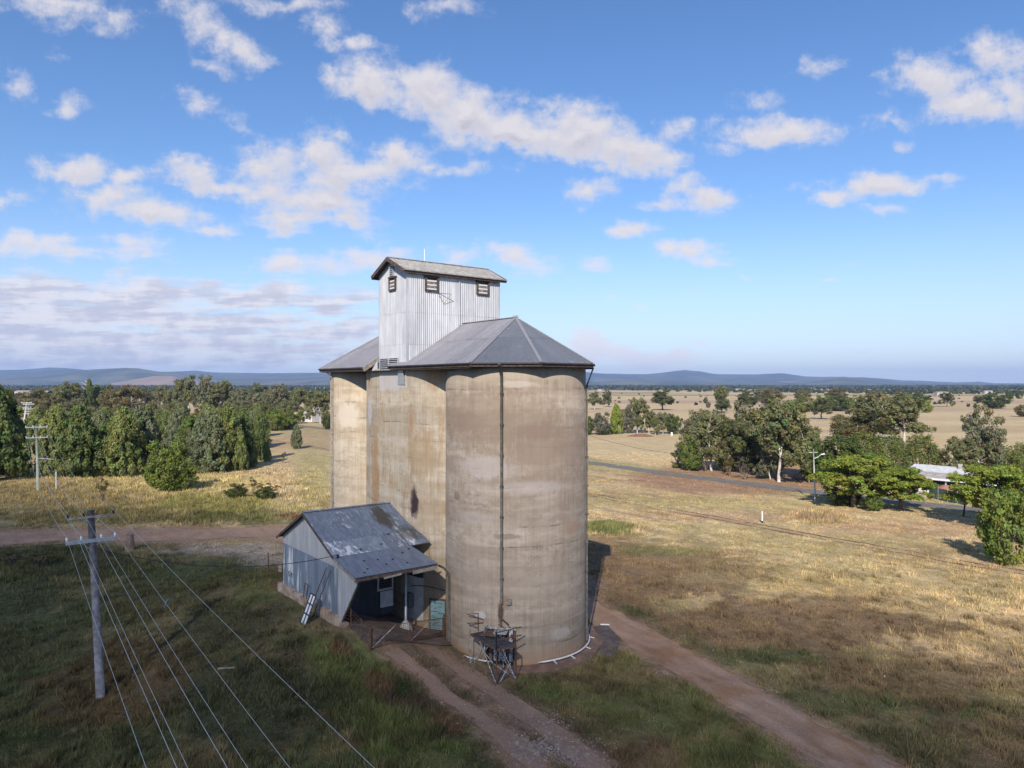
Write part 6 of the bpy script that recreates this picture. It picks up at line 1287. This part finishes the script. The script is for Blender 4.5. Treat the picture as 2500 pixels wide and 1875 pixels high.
# the long low sheds on the right
hb0 = Vector((64.5, 118.5, 0)); rz = rad(-51)
lg = shedobj('long_shed', 'long low shed with dull iron roof and dark open front behind the locust trees', hb0, rz, 24, 7., 2.35, .15, M['wallwhite'], M['roofgrey'])
MB().bb((3.5, -.12, .1), (13.8, -.04, 2.2)).build('open_front_shade', M['dark'], lg); MB().bb((14.8, -.12, .1), (19.5, -.04, 2.1)).build('open_front_shade', M['dark'], lg)  # dark panels on a closed wall, painted as the shaded inside
for a in (3.4, 6., 8.8, 11.4, 13.8, 17.2): MB().bb((a, -.3, 0), (a + .18, -.14, 2.4)).build('shed_post', M['white'], lg)
addwin(lg, 20.5, .9, 1.2, 1.1); mb = MB().bb((14.0, -.2, .2), (14.7, -.13, 2.1)); mb.build('door', M['white'], lg)
MB().bar((2., -.75, 2.35), (20, -.75, 2.35), .1, .3).build('ragged_fascia', M['white'], lg)
q = Vector((68.5, 125.5, 0)); sh2 = shedobj('white_gabled_house', 'white gabled roof rising behind the long low shed', q, rz, 9, 8, 2.3, .22, M['wallwhite'], M['roofwhite'], cat='house'); MB().bb((7., 3., 2.8), (7.5, 3.5, 3.9)).build('chimney', M['roofgrey'], sh2)
q = Vector((83., 116.5, 0)); shedobj('white_roofed_shed', 'white roofed shed behind the tall pale gum', q, rz, 10, 6, 2.5, .2, M['wallwhite'], M['roofwhite'])
q = Vector((91., 104., 0)); shedobj('white_roofed_shed', 'rightmost white roofed shed, half behind the near locust', q, rz, 10, 6, 2.7, .2, M['wallwhite'], M['roofwhite'])
fa, fb = G(2268, 1216, 0), G(2362, 1236, 0); fo = emp('shade_cloth_fence', 'dark green shade cloth fence before the long low shed', 'fence', fa); e = fb - fa
mobj('cloth', [(0, 0, .1), tuple(e + Vector((0, 0, .1))), tuple(e + Vector((0, 0, 1.75))), (0, 0, 1.75), (0, .03, .1), tuple(e + Vector((0, .03, .1))), tuple(e + Vector((0, .03, 1.75))), (0, .03, 1.75)], [(0, 1, 2, 3), (7, 6, 5, 4), (3, 2, 6, 7)], M['tarp'], fo)
for i in range(5): c_ = e * (i / 4); MB().bar(c_, c_ + Vector((0, 0, 1.85)), .07).build('fence_post', M['galv'], fo)
fa, fb = G(2215, 1210, 0), G(2266, 1216, 0); fo = emp('pale_fence', 'low pale fence left of the shade cloth', 'fence', fa); e = fb - fa; MB().bar(e * 0 + Vector((0, 0, .5)), e + Vector((0, 0, .5)), .05, .8).build('panel', M['roofgrey'], fo)
q = G(2300, 1214, 0) + Vector((.8, .6, 0)); MB_ = MB().tube([(0, 0, 0), (0, 0, 1.5), (0, 0, 1.8)], [1.1, 1.1, .3], 14).build('water_tank', M['tank'], None, True); MB_.location = q; tag(MB_, 'small terracotta coloured tank before the open shed front', 'tank')
for i, (px, py, w, h) in enumerate(((1795, 955.5, 22, 5), (1835, 956.5, 34, 3.6), (1990, 956, 42, 3.6), (2030, 955, 16, 4), (2118, 955.2, 12, 4), (2160, 954.6, 14, 4), (2288, 969, 16, 6), (2404, 962, 14, 5), (2470, 958, 22, 4), (35, 968, 22, 7), (62, 972, 18, 6), (12, 952, 20, 4), (110, 950, 24, 4), (560, 951, 30, 4), (770, 951, 30, 4), (1460, 955, 10, 4), (140, 953, 18, 4), (715, 950, 20, 4))):
    q = G(px, py, 0); shedobj('farm_shed', 'tiny pale building on the distant plain, ' + ORD[i] + ' of the scattered ones', q, rad((i * 37) % 40 - 20), w, w * .5, h, .2, M['roofgrey'], M['roofgrey'], grp='pale buildings scattered over the distant plain', cat='building')
q = G(1564, 1066, 0); n = 24; v = [((1 - k / 4) * 4.8 * math.cos(t) * (1 + .1 * math.sin(3 * t)), (1 - k / 4) * 2.6 * math.sin(t), .95 * math.sin(k / 4 * 1.57) - .1) for k in range(4) for t in [i * 2 * math.pi / n for i in range(n)]]
o = mobj('earth_mound', v, [(k * n + i, k * n + (i + 1) % n, (k + 1) * n + (i + 1) % n, (k + 1) * n + i) for k in range(3) for i in range(n)] + [tuple(range(3 * n, 4 * n))], mat('red_earth', (.21, .10, .06), .95, var=.3, vscale=2, bump=.6), None, True); o.location = q; tag(o, 'low mound of red earth before the copse right of the silo', 'mound')
q = G(1640, 1064, 0); o = MB().tube([(0, 0, 0), (0, 0, 1.1)], .35, 8).build('water_trough', M['white']); o.location = q; tag(o, 'small white drum under the round dark tree', 'drum')

# ------------------------------------------------------------------ the cloud whose shade lies over the foreground
def cloud_mat():
    m = bpy.data.materials.new('thin_cloud'); m.use_nodes = True; T = NT(m.node_tree)
    d = T.n('ShaderNodeBsdfDiffuse', Color=(.85, .85, .87)); tr = T.n('ShaderNodeBsdfTransparent', Color=(1, 1, 1))
    T.n('ShaderNodeOutputMaterial', Surface=T.n('ShaderNodeMixShader', i0=.47, i1=d.outputs[0], i2=tr.outputs[0]).outputs[0]); return m
def shade_cloud():
    Hc = 1500.; off = Vector((SD.x, SD.y)).normalized() * (Hc / math.tan(rad(SUN_EL)))
    d = Vector((1, -SLOPE)).normalized(); nrm = Vector((-d.y, d.x)); nrm = nrm if nrm.y > 0 else -nrm; B_ = 380.
    c = Vector((0, EDGE)) - nrm * (B_ + 9) + off
    import bmesh
    bm = bmesh.new(); bmesh.ops.create_icosphere(bm, subdivisions=6, radius=1.); v = np.array([q.co[:] for q in bm.verts])
    n = fbm(v[:, 0] * 3 + v[:, 2] * 2, v[:, 1] * 3 - v[:, 2], 1.6, 5, 71) - .5; k = 1 + n * .10; kz = 1 + n * .9
    w = np.stack([v[:, 0] * 900 * k, v[:, 1] * B_ * k, np.where(v[:, 2] > 0, v[:, 2] * 80 * kz, v[:, 2] * 22)], 1)
    for i, q in enumerate(bm.verts): q.co = w[i]
    me = bpy.data.meshes.new('cloud'); bm.to_mesh(me); bm.free(); me.shade_smooth(); me.materials.append(cloud_mat())
    o = link('cloud', me, kind='structure'); o.location = (c.x, c.y, Hc); o.rotation_euler.z = math.atan2(d.y, d.x)
EDGE = 41.; SLOPE = .78
shade_cloud()

# ------------------------------------------------------------------ air
def haze():
    m = bpy.data.materials.new('haze_air'); m.use_nodes = True; T = NT(m.node_tree)
    pv = T.n('ShaderNodeVolumePrincipled', Color=(.42, .60, 1.), Density=HAZE); pv.inputs['Anisotropy'].default_value = .0
    T.n('ShaderNodeOutputMaterial', Volume=pv.outputs[0]); m.cycles.homogeneous_volume = True if hasattr(m.cycles, 'homogeneous_volume') else True
    o = MB().bb((-15500, -7500, -1.8), (15500, 16000, 340)).build('haze', m); o['kind'] = 'stuff'
HAZE = 7.5e-5
haze()
